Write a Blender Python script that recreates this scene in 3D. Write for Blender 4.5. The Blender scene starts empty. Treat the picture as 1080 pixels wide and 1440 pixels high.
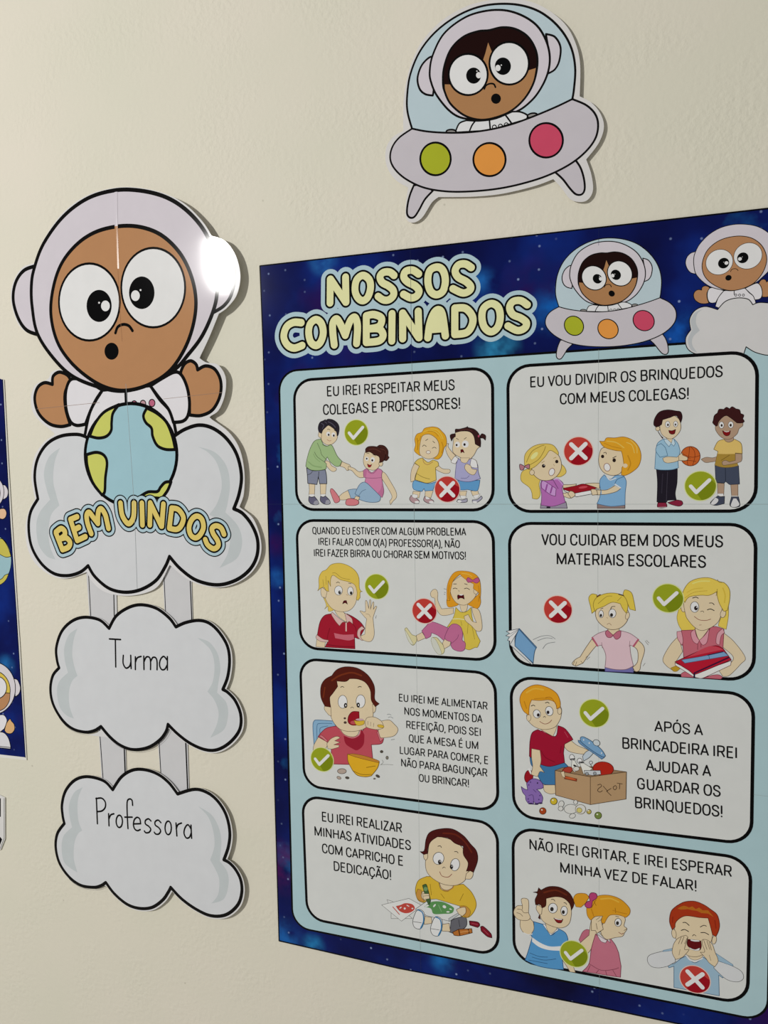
import bpy, math
from mathutils import Vector, Matrix
from mathutils.geometry import tessellate_polygon, delaunay_2d_cdt
S = bpy.context.scene
COL = S.collection
# ------------------------------------------------------------------ camera
FPX = 1080.0
r_c = Vector((3087, 17, -1080)).normalized()          # world +X seen by the camera
d_c = Vector((299, 14380, 1080)).normalized()         # world -Z
d_c = (d_c - r_c * d_c.dot(r_c)).normalized()
n_c = r_c.cross(d_c).normalized()                     # world +Y, into the wall
def w_of(v):                                          # camera vector -> world vector
    return Vector((r_c.dot(v), n_c.dot(v), -d_c.dot(v)))
DIST = 0.80
HIT = Vector((0, 0, 1.50))
CAM = HIT - w_of(Vector((0, 0, 1))) * DIST
cam = bpy.data.objects.new('camera', bpy.data.cameras.new('camera'))
COL.objects.link(cam)
R = Matrix((w_of(Vector((1, 0, 0))), w_of(Vector((0, -1, 0))), w_of(Vector((0, 0, -1))))).transposed()
cam.matrix_world = Matrix.Translation(CAM) @ R.to_4x4()
cam.data.sensor_fit = 'HORIZONTAL'; cam.data.sensor_width = 36; cam.data.lens = FPX / 1080 * 36
cam.data.clip_start = 0.02
S.camera = cam
def ray(px, py):
    return w_of(Vector(((px - 540) / FPX, (py - 720) / FPX, 1)))
def hit(px, py, h=0.0):                               # where the sight line meets the wall (or h in front of it)
    d = ray(px, py); t = (-h - CAM.y) / d.y
    return CAM + d * t
# ------------------------------------------------------------------ light
S.view_settings.view_transform = 'Standard'; S.view_settings.look = 'None'
S.view_settings.gamma = 1; S.view_settings.use_curve_mapping = False
S.view_settings.exposure = 0.0
W = bpy.data.worlds.new('room_light'); S.world = W; W.use_nodes = True
bg = W.node_tree.nodes['Background']
bg.inputs[0].default_value = (1.0, 0.985, 0.955, 1); bg.inputs[1].default_value = 0.24
G = hit(302, 394, 0.008)                              # the glare on the laminated helmet mirrors the lamp
m = (G - CAM).normalized(); m.y = -m.y
LD = 3.2
la = bpy.data.lights.new('ceiling_lamp', 'AREA'); la.shape = 'ELLIPSE'; la.size = 0.045; la.size_y = 0.21
la.energy = 62; la.color = (1.0, 0.985, 0.955)
lo = bpy.data.objects.new('ceiling_lamp', la); COL.objects.link(lo)
lo.location = G + m * LD
lo.rotation_euler = (hit(560, 700) - lo.location).to_track_quat('-Z', 'Y').to_euler()
# ------------------------------------------------------------------ materials
ILLUM = 0.72
def lin(hx):
    hx = hx.lstrip('#'); out = []
    for k in (0, 2, 4):
        c = int(hx[k:k+2], 16) / 255
        c = c / 12.92 if c <= 0.04045 else ((c + 0.055) / 1.055) ** 2.4
        out.append(min(0.9, c / ILLUM))
    return out
MATS = {}
def ink(hx, rough=0.07, spec=0.11):                   # printed, laminated paper of one colour
    key = (hx, rough)
    if key in MATS: return MATS[key]
    m = bpy.data.materials.new('print_' + hx.lstrip('#')); m.use_nodes = True
    nt = m.node_tree; b = nt.nodes['Principled BSDF']
    b.inputs['Roughness'].default_value = rough
    b.inputs['Specular IOR Level'].default_value = spec
    tc = nt.nodes.new('ShaderNodeTexCoord'); nz = nt.nodes.new('ShaderNodeTexNoise')
    nz.inputs['Scale'].default_value = 55; nz.inputs['Detail'].default_value = 2
    hs = nt.nodes.new('ShaderNodeHueSaturation'); hs.inputs['Color'].default_value = (*lin(hx), 1)
    mr = nt.nodes.new('ShaderNodeMapRange'); mr.inputs['To Min'].default_value = 0.96; mr.inputs['To Max'].default_value = 1.04
    nt.links.new(tc.outputs['Object'], nz.inputs['Vector']); nt.links.new(nz.outputs['Fac'], mr.inputs['Value'])
    nt.links.new(mr.outputs['Result'], hs.inputs['Value']); nt.links.new(hs.outputs['Color'], b.inputs['Base Color'])
    bp = nt.nodes.new('ShaderNodeBump'); bp.inputs['Strength'].default_value = 0.05; bp.inputs['Distance'].default_value = 0.002
    n2 = nt.nodes.new('ShaderNodeTexNoise'); n2.inputs['Scale'].default_value = 22; n2.inputs['Detail'].default_value = 1
    nt.links.new(tc.outputs['Object'], n2.inputs['Vector'])
    nt.links.new(n2.outputs['Fac'], bp.inputs['Height']); nt.links.new(bp.outputs['Normal'], b.inputs['Normal'])
    MATS[key] = m
    return m
def galaxy():
    if 'galaxy' in MATS: return MATS['galaxy']
    m = bpy.data.materials.new('galaxy_print'); m.use_nodes = True
    nt = m.node_tree; N = nt.nodes.new; L = nt.links.new; b = nt.nodes['Principled BSDF']
    b.inputs['Roughness'].default_value = 0.07; b.inputs['Specular IOR Level'].default_value = 0.14
    tc = N('ShaderNodeNewGeometry')
    def noise(sc, det, off):
        mp = N('ShaderNodeMapping'); mp.inputs['Location'].default_value = off; L(tc.outputs['Position'], mp.inputs['Vector'])
        n = N('ShaderNodeTexNoise'); n.inputs['Scale'].default_value = sc; n.inputs['Detail'].default_value = det
        L(mp.outputs[0], n.inputs['Vector']); return n.outputs['Fac']
    def ramp(src, stops):
        r = N('ShaderNodeValToRGB'); L(src, r.inputs['Fac']); el = r.color_ramp.elements
        while len(el) < len(stops): el.new(0.5)
        for q, (p, c) in zip(el, stops): q.position = p; q.color = (*c, 1)
        return r.outputs['Color']
    def mix(f, a, c2, mode='MIX'):
        x = N('ShaderNodeMix'); x.data_type = 'RGBA'; x.blend_type = mode
        L(f, x.inputs[0]); 
        for s, k in ((a, 6), (c2, 7)):
            if isinstance(s, tuple): x.inputs[k].default_value = (*s, 1)
            else: L(s, x.inputs[k])
        return x.outputs[2]
    base = ramp(noise(9, 4, (0, 0, 0)), [(0.32, tuple(lin('#05062e'))), (0.52, tuple(lin('#07124e'))), (0.66, tuple(lin('#0a2470'))), (0.8, tuple(lin('#0e3a8c')))])
    neb = ramp(noise(13, 5, (3, 1, 7)), [(0.64, (0, 0, 0)), (0.85, (1, 1, 1))])
    c = mix(neb, base, tuple(lin('#1a6cae')))
    pur = ramp(noise(6, 3, (8, 4, 2.2)), [(0.58, (0, 0, 0)), (0.72, (1, 1, 1))])
    c = mix(pur, c, tuple(lin('#2c0848')))
    # places where the print has its own cloud patches (on the wall, metres)
    for px, py, rad, hx in ((455, 365, .022, '#2a6fae'), (680, 396, .018, '#1d62aa'), (700, 490, .028, '#2f8ab8'), (745, 395, .06, '#0b1a58'),
                            (390, 812, .016, '#1a58a0'), (398, 1218, .040, '#4a0a4c'), (402, 1318, .030, '#17569c'), (442, 1327, .018, '#1f74aa'),
                            (622, 1350, .02, '#1a62a4'), (958, 470, .03, '#1156b0'), (778, 436, .03, '#0f58a6'), (10, 935, .02, '#1d5f9c'), (386, 765, .02, '#2a0a48'),
                            (2, 560, .03, '#1a1050')):
        p = hit(px, py)
        d = N('ShaderNodeVectorMath'); d.operation = 'DISTANCE'; d.inputs[1].default_value = p; L(tc.outputs['Position'], d.inputs[0])
        mr = N('ShaderNodeMapRange'); mr.inputs['From Min'].default_value = 0; mr.inputs['From Max'].default_value = rad
        mr.inputs['To Min'].default_value = 1; mr.inputs['To Max'].default_value = 0; mr.interpolation_type = 'SMOOTHSTEP'
        L(d.outputs['Value'], mr.inputs['Value'])
        mm = N('ShaderNodeMath'); mm.operation = 'MULTIPLY'; L(mr.outputs[0], mm.inputs[0])
        n3 = N('ShaderNodeMapRange'); n3.inputs['From Min'].default_value = .3; n3.inputs['From Max'].default_value = .6; L(noise(45, 3, (1, 2, 3)), n3.inputs['Value']); L(n3.outputs[0], mm.inputs[1])
        c = mix(mm.outputs[0], c, tuple(lin(hx)))
    sx = N('ShaderNodeSeparateXYZ'); cx = N('ShaderNodeCombineXYZ'); L(tc.outputs['Position'], sx.inputs[0]); L(sx.outputs[0], cx.inputs[0]); L(sx.outputs[2], cx.inputs[1])
    v = N('ShaderNodeTexVoronoi'); v.voronoi_dimensions = '2D'; v.inputs['Scale'].default_value = 42; L(cx.outputs[0], v.inputs['Vector'])
    lt = N('ShaderNodeMapRange'); lt.inputs['From Min'].default_value = 0.02; lt.inputs['From Max'].default_value = 0.062
    lt.inputs['To Min'].default_value = 0.75; lt.inputs['To Max'].default_value = 0; L(v.outputs['Distance'], lt.inputs['Value'])
    sc_ = N('ShaderNodeSeparateColor'); L(v.outputs['Color'], sc_.inputs[0])
    tw = N('ShaderNodeMapRange'); tw.inputs['From Min'].default_value = .35; tw.inputs['From Max'].default_value = 1; L(sc_.outputs[0], tw.inputs['Value'])
    ml = N('ShaderNodeMath'); ml.operation = 'MULTIPLY'; L(lt.outputs[0], ml.inputs[0]); L(tw.outputs[0], ml.inputs[1])
    c = mix(ml.outputs[0], c, tuple(lin('#8fa3cc')))
    L(c, b.inputs['Base Color'])
    MATS['galaxy'] = m
    return m
def wall_mat():
    m = bpy.data.materials.new('cream_wall_paint'); m.use_nodes = True
    nt = m.node_tree; N = nt.nodes.new; L = nt.links.new; b = nt.nodes['Principled BSDF']
    b.inputs['Roughness'].default_value = 0.62; b.inputs['Specular IOR Level'].default_value = 0.25
    tc = N('ShaderNodeTexCoord')
    n = N('ShaderNodeTexNoise'); n.inputs['Scale'].default_value = 5; n.inputs['Detail'].default_value = 3; L(tc.outputs['Object'], n.inputs['Vector'])
    r = N('ShaderNodeValToRGB'); L(n.outputs['Fac'], r.inputs['Fac'])
    r.color_ramp.elements[0].position = .35; r.color_ramp.elements[0].color = (*lin('#cac7b7'), 1)
    r.color_ramp.elements[1].position = .68; r.color_ramp.elements[1].color = (*lin('#cfc9bb'), 1)
    sp = N('ShaderNodeTexVoronoi'); sp.inputs['Scale'].default_value = 16; L(tc.outputs['Object'], sp.inputs['Vector'])
    ms = N('ShaderNodeMapRange'); ms.inputs['From Min'].default_value = .012; ms.inputs['From Max'].default_value = .026; ms.inputs['To Min'].default_value = .35; ms.inputs['To Max'].default_value = 0
    L(sp.outputs['Distance'], ms.inputs['Value'])
    mx = N('ShaderNodeMix'); mx.data_type = 'RGBA'; L(ms.outputs[0], mx.inputs[0]); L(r.outputs['Color'], mx.inputs[6]); mx.inputs[7].default_value = (.25, .23, .17, 1)
    L(mx.outputs[2], b.inputs['Base Color'])
    fine = N('ShaderNodeTexNoise'); fine.inputs['Scale'].default_value = 190; fine.inputs['Detail'].default_value = 3; L(tc.outputs['Object'], fine.inputs['Vector'])
    big = N('ShaderNodeTexNoise'); big.inputs['Scale'].default_value = 14; big.inputs['Detail'].default_value = 4; L(tc.outputs['Object'], big.inputs['Vector'])
    mask = N('ShaderNodeMapRange'); mask.inputs['From Min'].default_value = .42; mask.inputs['From Max'].default_value = .62; L(big.outputs['Fac'], mask.inputs['Value'])
    mask.inputs['To Min'].default_value = .25
    b1 = N('ShaderNodeBump'); b1.inputs['Distance'].default_value = .0009
    L(mask.outputs[0], b1.inputs['Strength']); L(fine.outputs['Fac'], b1.inputs['Height'])
    b2 = N('ShaderNodeBump'); b2.inputs['Strength'].default_value = .16; b2.inputs['Distance'].default_value = .004
    L(big.outputs['Fac'], b2.inputs['Height']); L(b1.outputs['Normal'], b2.inputs['Normal']); L(b2.outputs['Normal'], b.inputs['Normal'])
    return m
# ------------------------------------------------------------------ planes, frames, drawing
STEP = 1e-5
class Plane:                                          # a sheet: stand-off h0 at an anchor, leaning by gx, gz
    def __init__(s, px=540, py=720, h0=0.0, gx=0.0, gz=0.0):
        a = hit(px, py); s.O = Vector((a.x, -h0, a.z))
        s.N = Vector((-gx, -1, -gz)).normalized()
        s.U = Vector((1, -gx, 0)).normalized(); s.V = s.U.cross(-s.N).normalized()
        if s.V.z < 0: s.V = -s.V
    def uv(s, px, py, h):
        d = ray(px, py); o = s.O + s.N * h
        t = (o - CAM).dot(s.N) / d.dot(s.N); p = CAM + d * t - s.O
        return (p.dot(s.U), p.dot(s.V))
    def xyz(s, u, v, h): return s.O + s.U * u + s.V * v + s.N * h
class Frame:                                          # zoomed view -> photo pixels; sheet is where it lands
    def __init__(s, x0, y0, k, m=None):
        s.m = m or (1 / k, 0, x0, 0, 1 / k, y0)
        s.k = math.sqrt(abs(s.m[0] * s.m[4] - s.m[1] * s.m[3]))
    def __call__(s, x, y):
        a, b, c, d, e, f = s.m
        return (a * x + b * y + c, d * x + e * y + f)
def fit(src, pairs):                                  # least-squares affine placing of art drawn in frame src
    import numpy as np
    A = np.array([[x, y, 1] for (x, y), _ in pairs], float); B = np.array([q for _, q in pairs], float)
    s, *_ = np.linalg.lstsq(A, B, rcond=None)
    return Frame(0, 0, 1, (s[0][0], s[1][0], s[2][0], s[0][1], s[1][1], s[2][1]))
PX = Frame(0, 0, 1)
def parse(t):
    out = []
    for w in t.split():
        c = w.endswith('!'); x, y = w.rstrip('!').split(',')
        out.append((float(x), float(y), c))
    return out
def catmull(p0, p1, p2, p3, n):
    r = []
    for i in range(n):
        t = i / n; t2 = t * t; t3 = t2 * t
        r.append(tuple(0.5 * (2 * b + (c - a) * t + (2 * a - 5 * b + 4 * c - d) * t2 + (3 * b - a - 3 * c + d) * t3)
                 for a, b, c, d in zip(p0[:2], p1[:2], p2[:2], p3[:2])))
    return r
def curve(t, closed, n=5):
    P = parse(t) if isinstance(t, str) else t
    N = len(P); out = []
    segs = N if closed else N - 1
    for i in range(segs):
        p1, p2 = P[i], P[(i + 1) % N]
        if p1[2] and p2[2]: out.append(p1[:2]); continue
        p0 = P[(i - 1) % N] if (closed or i > 0) and not p1[2] else p1
        p3 = P[(i + 2) % N] if (closed or i + 2 < N) and not p2[2] else p2
        out += catmull(p0, p1, p2, p3, n)
    if not closed: out.append(P[-1][:2])
    return out
def offset(pts, d, closed=True, lim=2.0):             # positive d: to the right of travel (v up)
    n = len(pts); out = []
    for i in range(n):
        a = pts[i - 1] if (closed or i > 0) else None
        b = pts[i]; c = pts[(i + 1) % n] if (closed or i < n - 1) else None
        ns = []
        for p, q in ((a, b), (b, c)):
            if p is None or q is None: continue
            dx, dy = q[0] - p[0], q[1] - p[1]; L = math.hypot(dx, dy)
            if L > 1e-9: ns.append((dy / L, -dx / L))
        if not ns: out.append(b); continue
        nx = sum(q[0] for q in ns) / len(ns); ny = sum(q[1] for q in ns) / len(ns)
        L = math.hypot(nx, ny)
        if L < 1e-6: nx, ny = ns[0]; L = 1
        k = min(1 / L, lim); out.append((b[0] + nx / L * d * k, b[1] + ny / L * d * k))
    return out
def area(p): return sum(p[i - 1][0] * p[i][1] - p[i][0] * p[i - 1][1] for i in range(len(p))) / 2
INK = '#0d0c0c'
class Pen:                                            # draws print on a sheet; overlapping inks get a hair's thickness each
    def __init__(s, plane, h=0.0, fr=PX):
        s.P = plane; s.h = h; s.f = fr; s.jobs = []; s.n = 5; s.low = 1; s.seen = []; s.top = 0
    def up(s, k=1): pass
    def to(s, pts): return [s.P.uv(*s.f(x, y), s.h) for x, y in pts]
    def scale(s, x, y):                               # metres per frame unit near a point
        a = s.P.uv(*s.f(x, y), s.h); b = s.P.uv(*s.f(x + 1, y), s.h); c = s.P.uv(*s.f(x, y + 1), s.h)
        return math.sqrt(abs((b[0] - a[0]) * (c[1] - a[1]) - (b[1] - a[1]) * (c[0] - a[0])))
    def lay(s, col, uv, fs):                          # place faces one ink layer above whatever they overlap
        xs = [p[0] for p in uv]; ys = [p[1] for p in uv]; bb = (min(xs), min(ys), max(xs), max(ys)); lv = s.low
        for q, l_ in s.seen:
            if l_ >= lv and q[0] < bb[2] and bb[0] < q[2] and q[1] < bb[3] and bb[1] < q[3]: lv = l_ + 1
        s.seen.append((bb, lv)); s.top = max(s.top, lv); h = s.h + lv * STEP
        s.jobs.append((col, [s.P.xyz(x, y, h) for x, y in uv], fs))
    def fill_uv(s, col, uv, up=True):
        tri = tessellate_polygon([[Vector((x, y, 0)) for x, y in uv]]); fs = []
        for t in tri:
            a, b, c = (uv[i] for i in t)
            cr = (b[0] - a[0]) * (c[1] - a[1]) - (b[1] - a[1]) * (c[0] - a[0])
            if abs(cr) < 1e-13: continue
            fs.append(tuple(t) if cr > 0 else tuple(reversed(t)))
        s.lay(col, list(uv), fs)
    def union(s, col, polys):                         # one flat shape out of overlapping pieces
        V = []; F = []
        for p in polys:
            b = len(V); V += [Vector((x * 1000, y * 1000)) for x, y in p]; F.append(list(range(b, b + len(p))))
        v2, _, f2, _, _, of = delaunay_2d_cdt(V, [], F, 1, 1e-5)
        f2 = [t for t, o in zip(f2, of) if o]
        if not f2: return
        fs = []
        for t in f2:
            a, b, c = (v2[i] for i in t[:3])
            cr = (b[0] - a[0]) * (c[1] - a[1]) - (b[1] - a[1]) * (c[0] - a[0])
            fs.append(tuple(t) if cr > 0 else tuple(reversed(t)))
        s.lay(col, [(v.x / 1000, v.y / 1000) for v in v2], fs)
    def pieces(s, w, uv, closed=False, caps=True, disc=10):
        q = [uv[0]]
        for p in uv[1:]:
            if math.hypot(p[0] - q[-1][0], p[1] - q[-1][1]) > 1e-5: q.append(p)
        if closed and len(q) > 2 and math.hypot(q[0][0] - q[-1][0], q[0][1] - q[-1][1]) < 1e-5: q.pop()
        uv = q; n = len(uv); r = w / 2; out = []
        if n < 2: return out
        for i in range(n if closed else n - 1):
            (x0, y0), (x1, y1) = uv[i], uv[(i + 1) % n]; L = math.hypot(x1 - x0, y1 - y0)
            nx, ny = (y1 - y0) / L * r, -(x1 - x0) / L * r
            out.append([(x0 + nx, y0 + ny), (x1 + nx, y1 + ny), (x1 - nx, y1 - ny), (x0 - nx, y0 - ny)])
        for i, (x, y) in enumerate(uv):
            if not closed and not caps and i in (0, n - 1): continue
            a0 = math.atan2(uv[i][1] - uv[i - 1][1], uv[i][0] - uv[i - 1][0]) + math.pi / 2
            out.append([(x + r * math.cos(a0 + a * 2 * math.pi / disc), y + r * math.sin(a0 + a * 2 * math.pi / disc)) for a in range(disc)])
        return out
    def strip_uv(s, col, w, uv, closed=False, up=True, caps=True):
        p = s.pieces(w, uv, closed, caps, 8 if w < .002 else 14)
        if p: s.union(col, p)
    # --- in frame units
    def p(s, col, t, w=0, oc=INK, n=None):            # filled shape, optional outline of width w
        s.up(); pts = s.to(curve(t, True, n or s.n)); s.fill_uv(col, pts, False)
        if w:
            x, y = parse(t)[0][:2] if isinstance(t, str) else t[0][:2]
            s.strip_uv(oc, w * s.scale(x, y), pts, True, bool(col))
    def l(s, t, w=5, col=INK, closed=False, caps=True):
        s.up(); c = curve(t, closed, s.n); s.strip_uv(col, w * s.scale(*c[0]), s.to(c), closed, False, caps)
    def e(s, col, cx, cy, rx, ry, rot=0, w=0, oc=INK, n=22):
        a0 = math.radians(rot); ca, sa = math.cos(a0), math.sin(a0)
        if rx * s.f.k < 2.2: n = 10
        q = [(cx + rx * math.cos(t) * ca - ry * math.sin(t) * sa, cy + rx * math.cos(t) * sa + ry * math.sin(t) * ca)
             for t in (2 * math.pi * i / n for i in range(n))]
        s.up(); uv = s.to(q)
        if col: s.fill_uv(col, uv, False)
        if w: s.strip_uv(oc, w * s.scale(cx, cy), uv, True, bool(col))
    def el(s, cx, cy, rx, ry, w, col): s.e(None, cx, cy, rx, ry, 0, w, col)
    def done(s, name, parent=None, label=None, mat=None):
        return flush(s, name, parent, label, mat)
def tag(o, label=None, cat=None, group=None, kind=None):
    if label: o['label'] = label
    if cat: o['category'] = cat
    if group: o['group'] = group
    if kind: o['kind'] = kind
    return o
def org(o):
    if o is None: return Vector((0, 0, 0))
    while o.parent: o = o.parent
    return Vector(o.location)
def flush(pen, name, parent=None, label=None, mat=None):
    vs, fs, mi, mats = [], [], [], []
    O = org(parent)
    for col, v, f in pen.jobs:
        mt = galaxy() if col == 'galaxy' else ink(col)
        if mt not in mats: mats.append(mt)
        b = len(vs); vs += [p - O for p in v]
        for q in f: fs.append(tuple(b + i for i in q)); mi.append(mats.index(mt))
    pen.jobs = []
    return mesh(name, vs, fs, mats, mi, parent, label)
def mesh(name, vs, fs, mats, mi, parent, label=None):
    me = bpy.data.meshes.new(name); me.from_pydata([tuple(v) for v in vs], [], fs)
    for m_ in mats: me.materials.append(m_)
    if mi: me.polygons.foreach_set('material_index', mi)
    me.update()
    o = bpy.data.objects.new(name, me); COL.objects.link(o)
    if parent: 
        r = parent
        while r.parent: r = r.parent
        o.parent = parent; o.matrix_parent_inverse = Matrix.Identity(4)
    if label: o['label'] = label
    return o
def empty(name, px, py, label, cat, group=None):
    o = bpy.data.objects.new(name, None); o.empty_display_size = .03
    o.location = hit(px, py); COL.objects.link(o); bpy.context.view_layer.update()
    return tag(o, label, cat, group)
def sheet(pen, name, parent, uv, thick, col='#c9c8c8', label=None, h=None):     # cut card with real thickness
    h = pen.h if h is None else h
    O = org(parent); n = len(uv)
    if area(uv) < 0: uv = uv[::-1]
    f = [pen.P.xyz(x, y, h) - O for x, y in uv]; b = [pen.P.xyz(x, y, h - thick) - O for x, y in uv]
    tri = tessellate_polygon([[Vector((x, y, 0)) for x, y in uv]]); fs = []
    for t in tri:
        p_, q_, r_ = (uv[i] for i in t)
        cr = (q_[0] - p_[0]) * (r_[1] - p_[1]) - (q_[1] - p_[1]) * (r_[0] - p_[0])
        if abs(cr) < 1e-13: continue
        t = tuple(t) if cr > 0 else tuple(reversed(t))
        fs.append(t); fs.append(tuple(n + i for i in reversed(t)))
    for i in range(n):
        j = (i + 1) % n; fs.append((i, n + i, n + j, j))
    mt = galaxy() if col == 'galaxy' else ink(col)
    return mesh(name, f + b, fs, [mt], [0] * len(fs), parent, label)
def box_between(name, parent, px, py, P, h_top, half=0.007):     # foam tape pad from the wall to the sheet's back
    u, v = P.uv(px, py, h_top); O = org(parent); vs = []
    for (a, b) in ((-half, -half), (half, -half), (half, half), (-half, half)):
        vs.append(P.xyz(u + a, v + b, h_top))
    vs += [Vector((q.x, -0.00002, q.z)) for q in vs[:4]]
    vs = [q - O for q in vs]
    return mesh(name, vs, [(0, 1, 2, 3), (7, 6, 5, 4), (0, 4, 5, 1), (1, 5, 6, 2), (2, 6, 7, 3), (3, 7, 4, 0)], [ink('#d8d4c4', .6)], None, parent)
# ------------------------------------------------------------------ lettering
GL = {  # narrow sans capitals: width, strokes (x right, y up, cap height 1)
'A': (.56, '0,0! .28,1! .56,0!', '.10,.31 .46,.31'), 'B': (.47, '0,0! 0,1! .25,1! .40,.95 .43,.77 .38,.59 .25,.54! 0,.54!', '.25,.54! .41,.48 .47,.27 .41,.06 .25,0! 0,0!'),
'C': (.50, '.49,.70 .43,.92 .26,1 .07,.90 0,.62 0,.38 .07,.10 .26,0 .43,.08 .49,.30'),
'D': (.49, '0,0! 0,1! .18,1! .38,.92 .49,.66 .49,.34 .38,.08 .18,0! 0,0!'), 'E': (.42, '.42,1! 0,1! 0,0! .42,0!', '0,.53 .37,.53'),
'F': (.42, '.42,1! 0,1! 0,0!', '0,.50 .36,.50'), 'G': (.51, '.49,.72 .42,.93 .26,1 .07,.90 0,.62 0,.38 .07,.10 .27,0 .42,.04 .50,.14! .50,.46! .27,.46!'),
'H': (.51, '0,0 0,1', '.51,0 .51,1', '0,.53 .51,.53'), 'I': (.0, '0,0 0,1'), 'J': (.40, '.40,1! .40,.28 .35,.06 .19,0 .04,.07 0,.28'),
'L': (.40, '0,1! 0,0! .40,0!'), 'M': (.68, '0,0! 0,1! .34,.06! .68,1! .68,0!'), 'N': (.51, '0,0! 0,1! .51,0! .51,1!'),
'O': (.52, '.26,1 .07,.90 0,.62 0,.38 .07,.10 .26,0 .45,.10 .52,.38 .52,.62 .45,.90 .26,1'), 'P': (.47, '0,0! 0,1! .25,1! .42,.94 .47,.73 .42,.52 .25,.46! 0,.46!'),
'Q': (.52, '.26,1 .07,.90 0,.62 0,.38 .07,.10 .26,0 .45,.10 .52,.38 .52,.62 .45,.90 .26,1', '.34,.06 .54,-.14'),
'R': (.49, '0,0! 0,1! .25,1! .42,.94 .46,.74 .41,.54 .25,.48! 0,.48!', '.26,.48! .49,0!'),
'S': (.48, '.47,.74 .40,.93 .24,1 .08,.93 .03,.75 .10,.60 .26,.51 .42,.41 .48,.25 .41,.07 .24,0 .07,.06 0,.27'),
'T': (.52, '0,1 .52,1', '.26,1 .26,0'), 'U': (.48, '0,1! 0,.30 .07,.07 .24,0 .41,.07 .48,.30 .48,1!'), 'V': (.54, '0,1! .27,0! .54,1!'),
'Z': (.48, '0,1! .47,1! 0,0! .48,0!'), '!': (.0, '0,1 0,.30', '0,.02 0,.0'), ',': (.06, '.05,.06 .0,-.18'), '(': (.16, '.16,1.1 .02,.80 0,.4 .05,0 .16,-.25'),
')': (.16, '0,1.1 .14,.80 .16,.4 .11,0 0,-.25'), '~': (0, '-.15,1.17 -.09,1.26 0,1.21 .08,1.17 .15,1.25'), "'": (0, '-.03,1.16 .06,1.32'), ';': (0, '0,0 .03,-.12 -.02,-.24 -.10,-.24')}
COMP = {'Ã': ('A', '~'), 'Ó': ('O', "'"), 'É': ('E', "'"), 'Ç': ('C', ';')}
def text(pen, s, x0, y0, x1, y1, cap, wt=.15, col='#141414'):      # baseline start and end in photo pixels, cap height px
    u0 = pen.P.uv(x0, y0, pen.h); u1 = pen.P.uv(x1, y1, pen.h); uc = pen.P.uv(x0, y0 - cap, pen.h)
    H = math.hypot(uc[0] - u0[0], uc[1] - u0[1])
    ex = Vector((u1[0] - u0[0], u1[1] - u0[1])); Lm = ex.length; ex.normalize(); ey = Vector((-ex.y, ex.x))
    SP = .26; x = 0; items = []
    for ch in s:
        if ch == ' ': x += SP; continue
        bs = COMP.get(ch, (ch,)); g = GL[bs[0]]
        lb = .14 if bs[0] in 'BDEFHIKLMNPRU!' else .10 if bs[0] in 'CGOQ' else .055 if bs[0] in 'AVTJ' else .085
        rb = .14 if bs[0] in 'HIMNU!G' else .10 if bs[0] in 'DOQ' else .05 if bs[0] in 'AVTLF' else .085
        x += lb if items else 0
        items.append((g, x)); 
        if len(bs) > 1: items.append((GL[bs[1]], x + g[0] / 2))
        x += g[0] + rb; last = rb
    tot = x - last
    kx = Lm / tot; P_ = []
    for g, ox in items:
        for st in g[1:]:
            c = curve(st, False, 4)
            uv = [(u0[0] + ex.x * (ox + a) * kx + ey.x * b * H, u0[1] + ex.y * (ox + a) * kx + ey.y * b * H) for a, b in c]
            P_ += pen.pieces(wt * H, uv, False, g is GL['!'], 8)
    pen.union(col, P_)
# ------------------------------------------------------------------ the wall
a = hit(-900, -500); b = hit(2100, 2100)
wx0, wx1, wz0, wz1 = -2.2, 1.6, 0.0, 2.7
vs = [(wx0, 0, wz0), (wx1, 0, wz0), (wx1, 0, wz1), (wx0, 0, wz1), (wx0, .15, wz0), (wx1, .15, wz0), (wx1, .15, wz1), (wx0, .15, wz1)]
wall = mesh('wall_back', vs, [(0, 1, 2, 3), (7, 6, 5, 4), (0, 4, 5, 1), (1, 5, 6, 2), (2, 6, 7, 3), (3, 7, 4, 0)], [wall_mat()], None, None)
tag(wall, 'cream painted plaster wall with faint roller texture', None, None, 'structure')
fl = bpy.data.materials.new('floor_tile'); fl.use_nodes = True
nb = fl.node_tree.nodes; ck = nb.new('ShaderNodeTexNoise'); ck.inputs['Scale'].default_value = 6
rr = nb.new('ShaderNodeValToRGB'); rr.color_ramp.elements[0].color = (.42, .40, .36, 1); rr.color_ramp.elements[1].color = (.50, .48, .44, 1)
fl.node_tree.links.new(ck.outputs['Fac'], rr.inputs['Fac']); fl.node_tree.links.new(rr.outputs['Color'], nb['Principled BSDF'].inputs['Base Color'])
vs = [(wx0, -3.2, -.05), (wx1, -3.2, -.05), (wx1, 0, -.05), (wx0, 0, -.05), (wx0, -3.2, 0), (wx1, -3.2, 0), (wx1, 0, 0), (wx0, 0, 0)]
flo = mesh('floor', vs, [(3, 2, 1, 0), (4, 5, 6, 7), (0, 1, 5, 4), (1, 2, 6, 5), (2, 3, 7, 6), (3, 0, 4, 7)], [fl], None, None)
tag(flo, 'pale classroom floor below the posters', None, None, 'structure')
BK = '#070708'; HEL = '#c3bdc4'; SKB = '#a97c57'; EYE = '#d3d4d8'
def quadbox(pen, pts):
    return [pen.P.uv(x, y, pen.h) for x, y in pts]
def eye(q, cx, cy, rx, ry, px, py, pr, w=4, pc='#241a16', white='#e4e3de', hl=True):
    q.e(white, cx, cy, rx, ry, 0, w, '#3a312c'); q.e(pc, px, py, pr * .85, pr)
    if hl: q.e('#f0f0ee', px + pr * .25, py - pr * .35, pr * .3, pr * .3)
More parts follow.
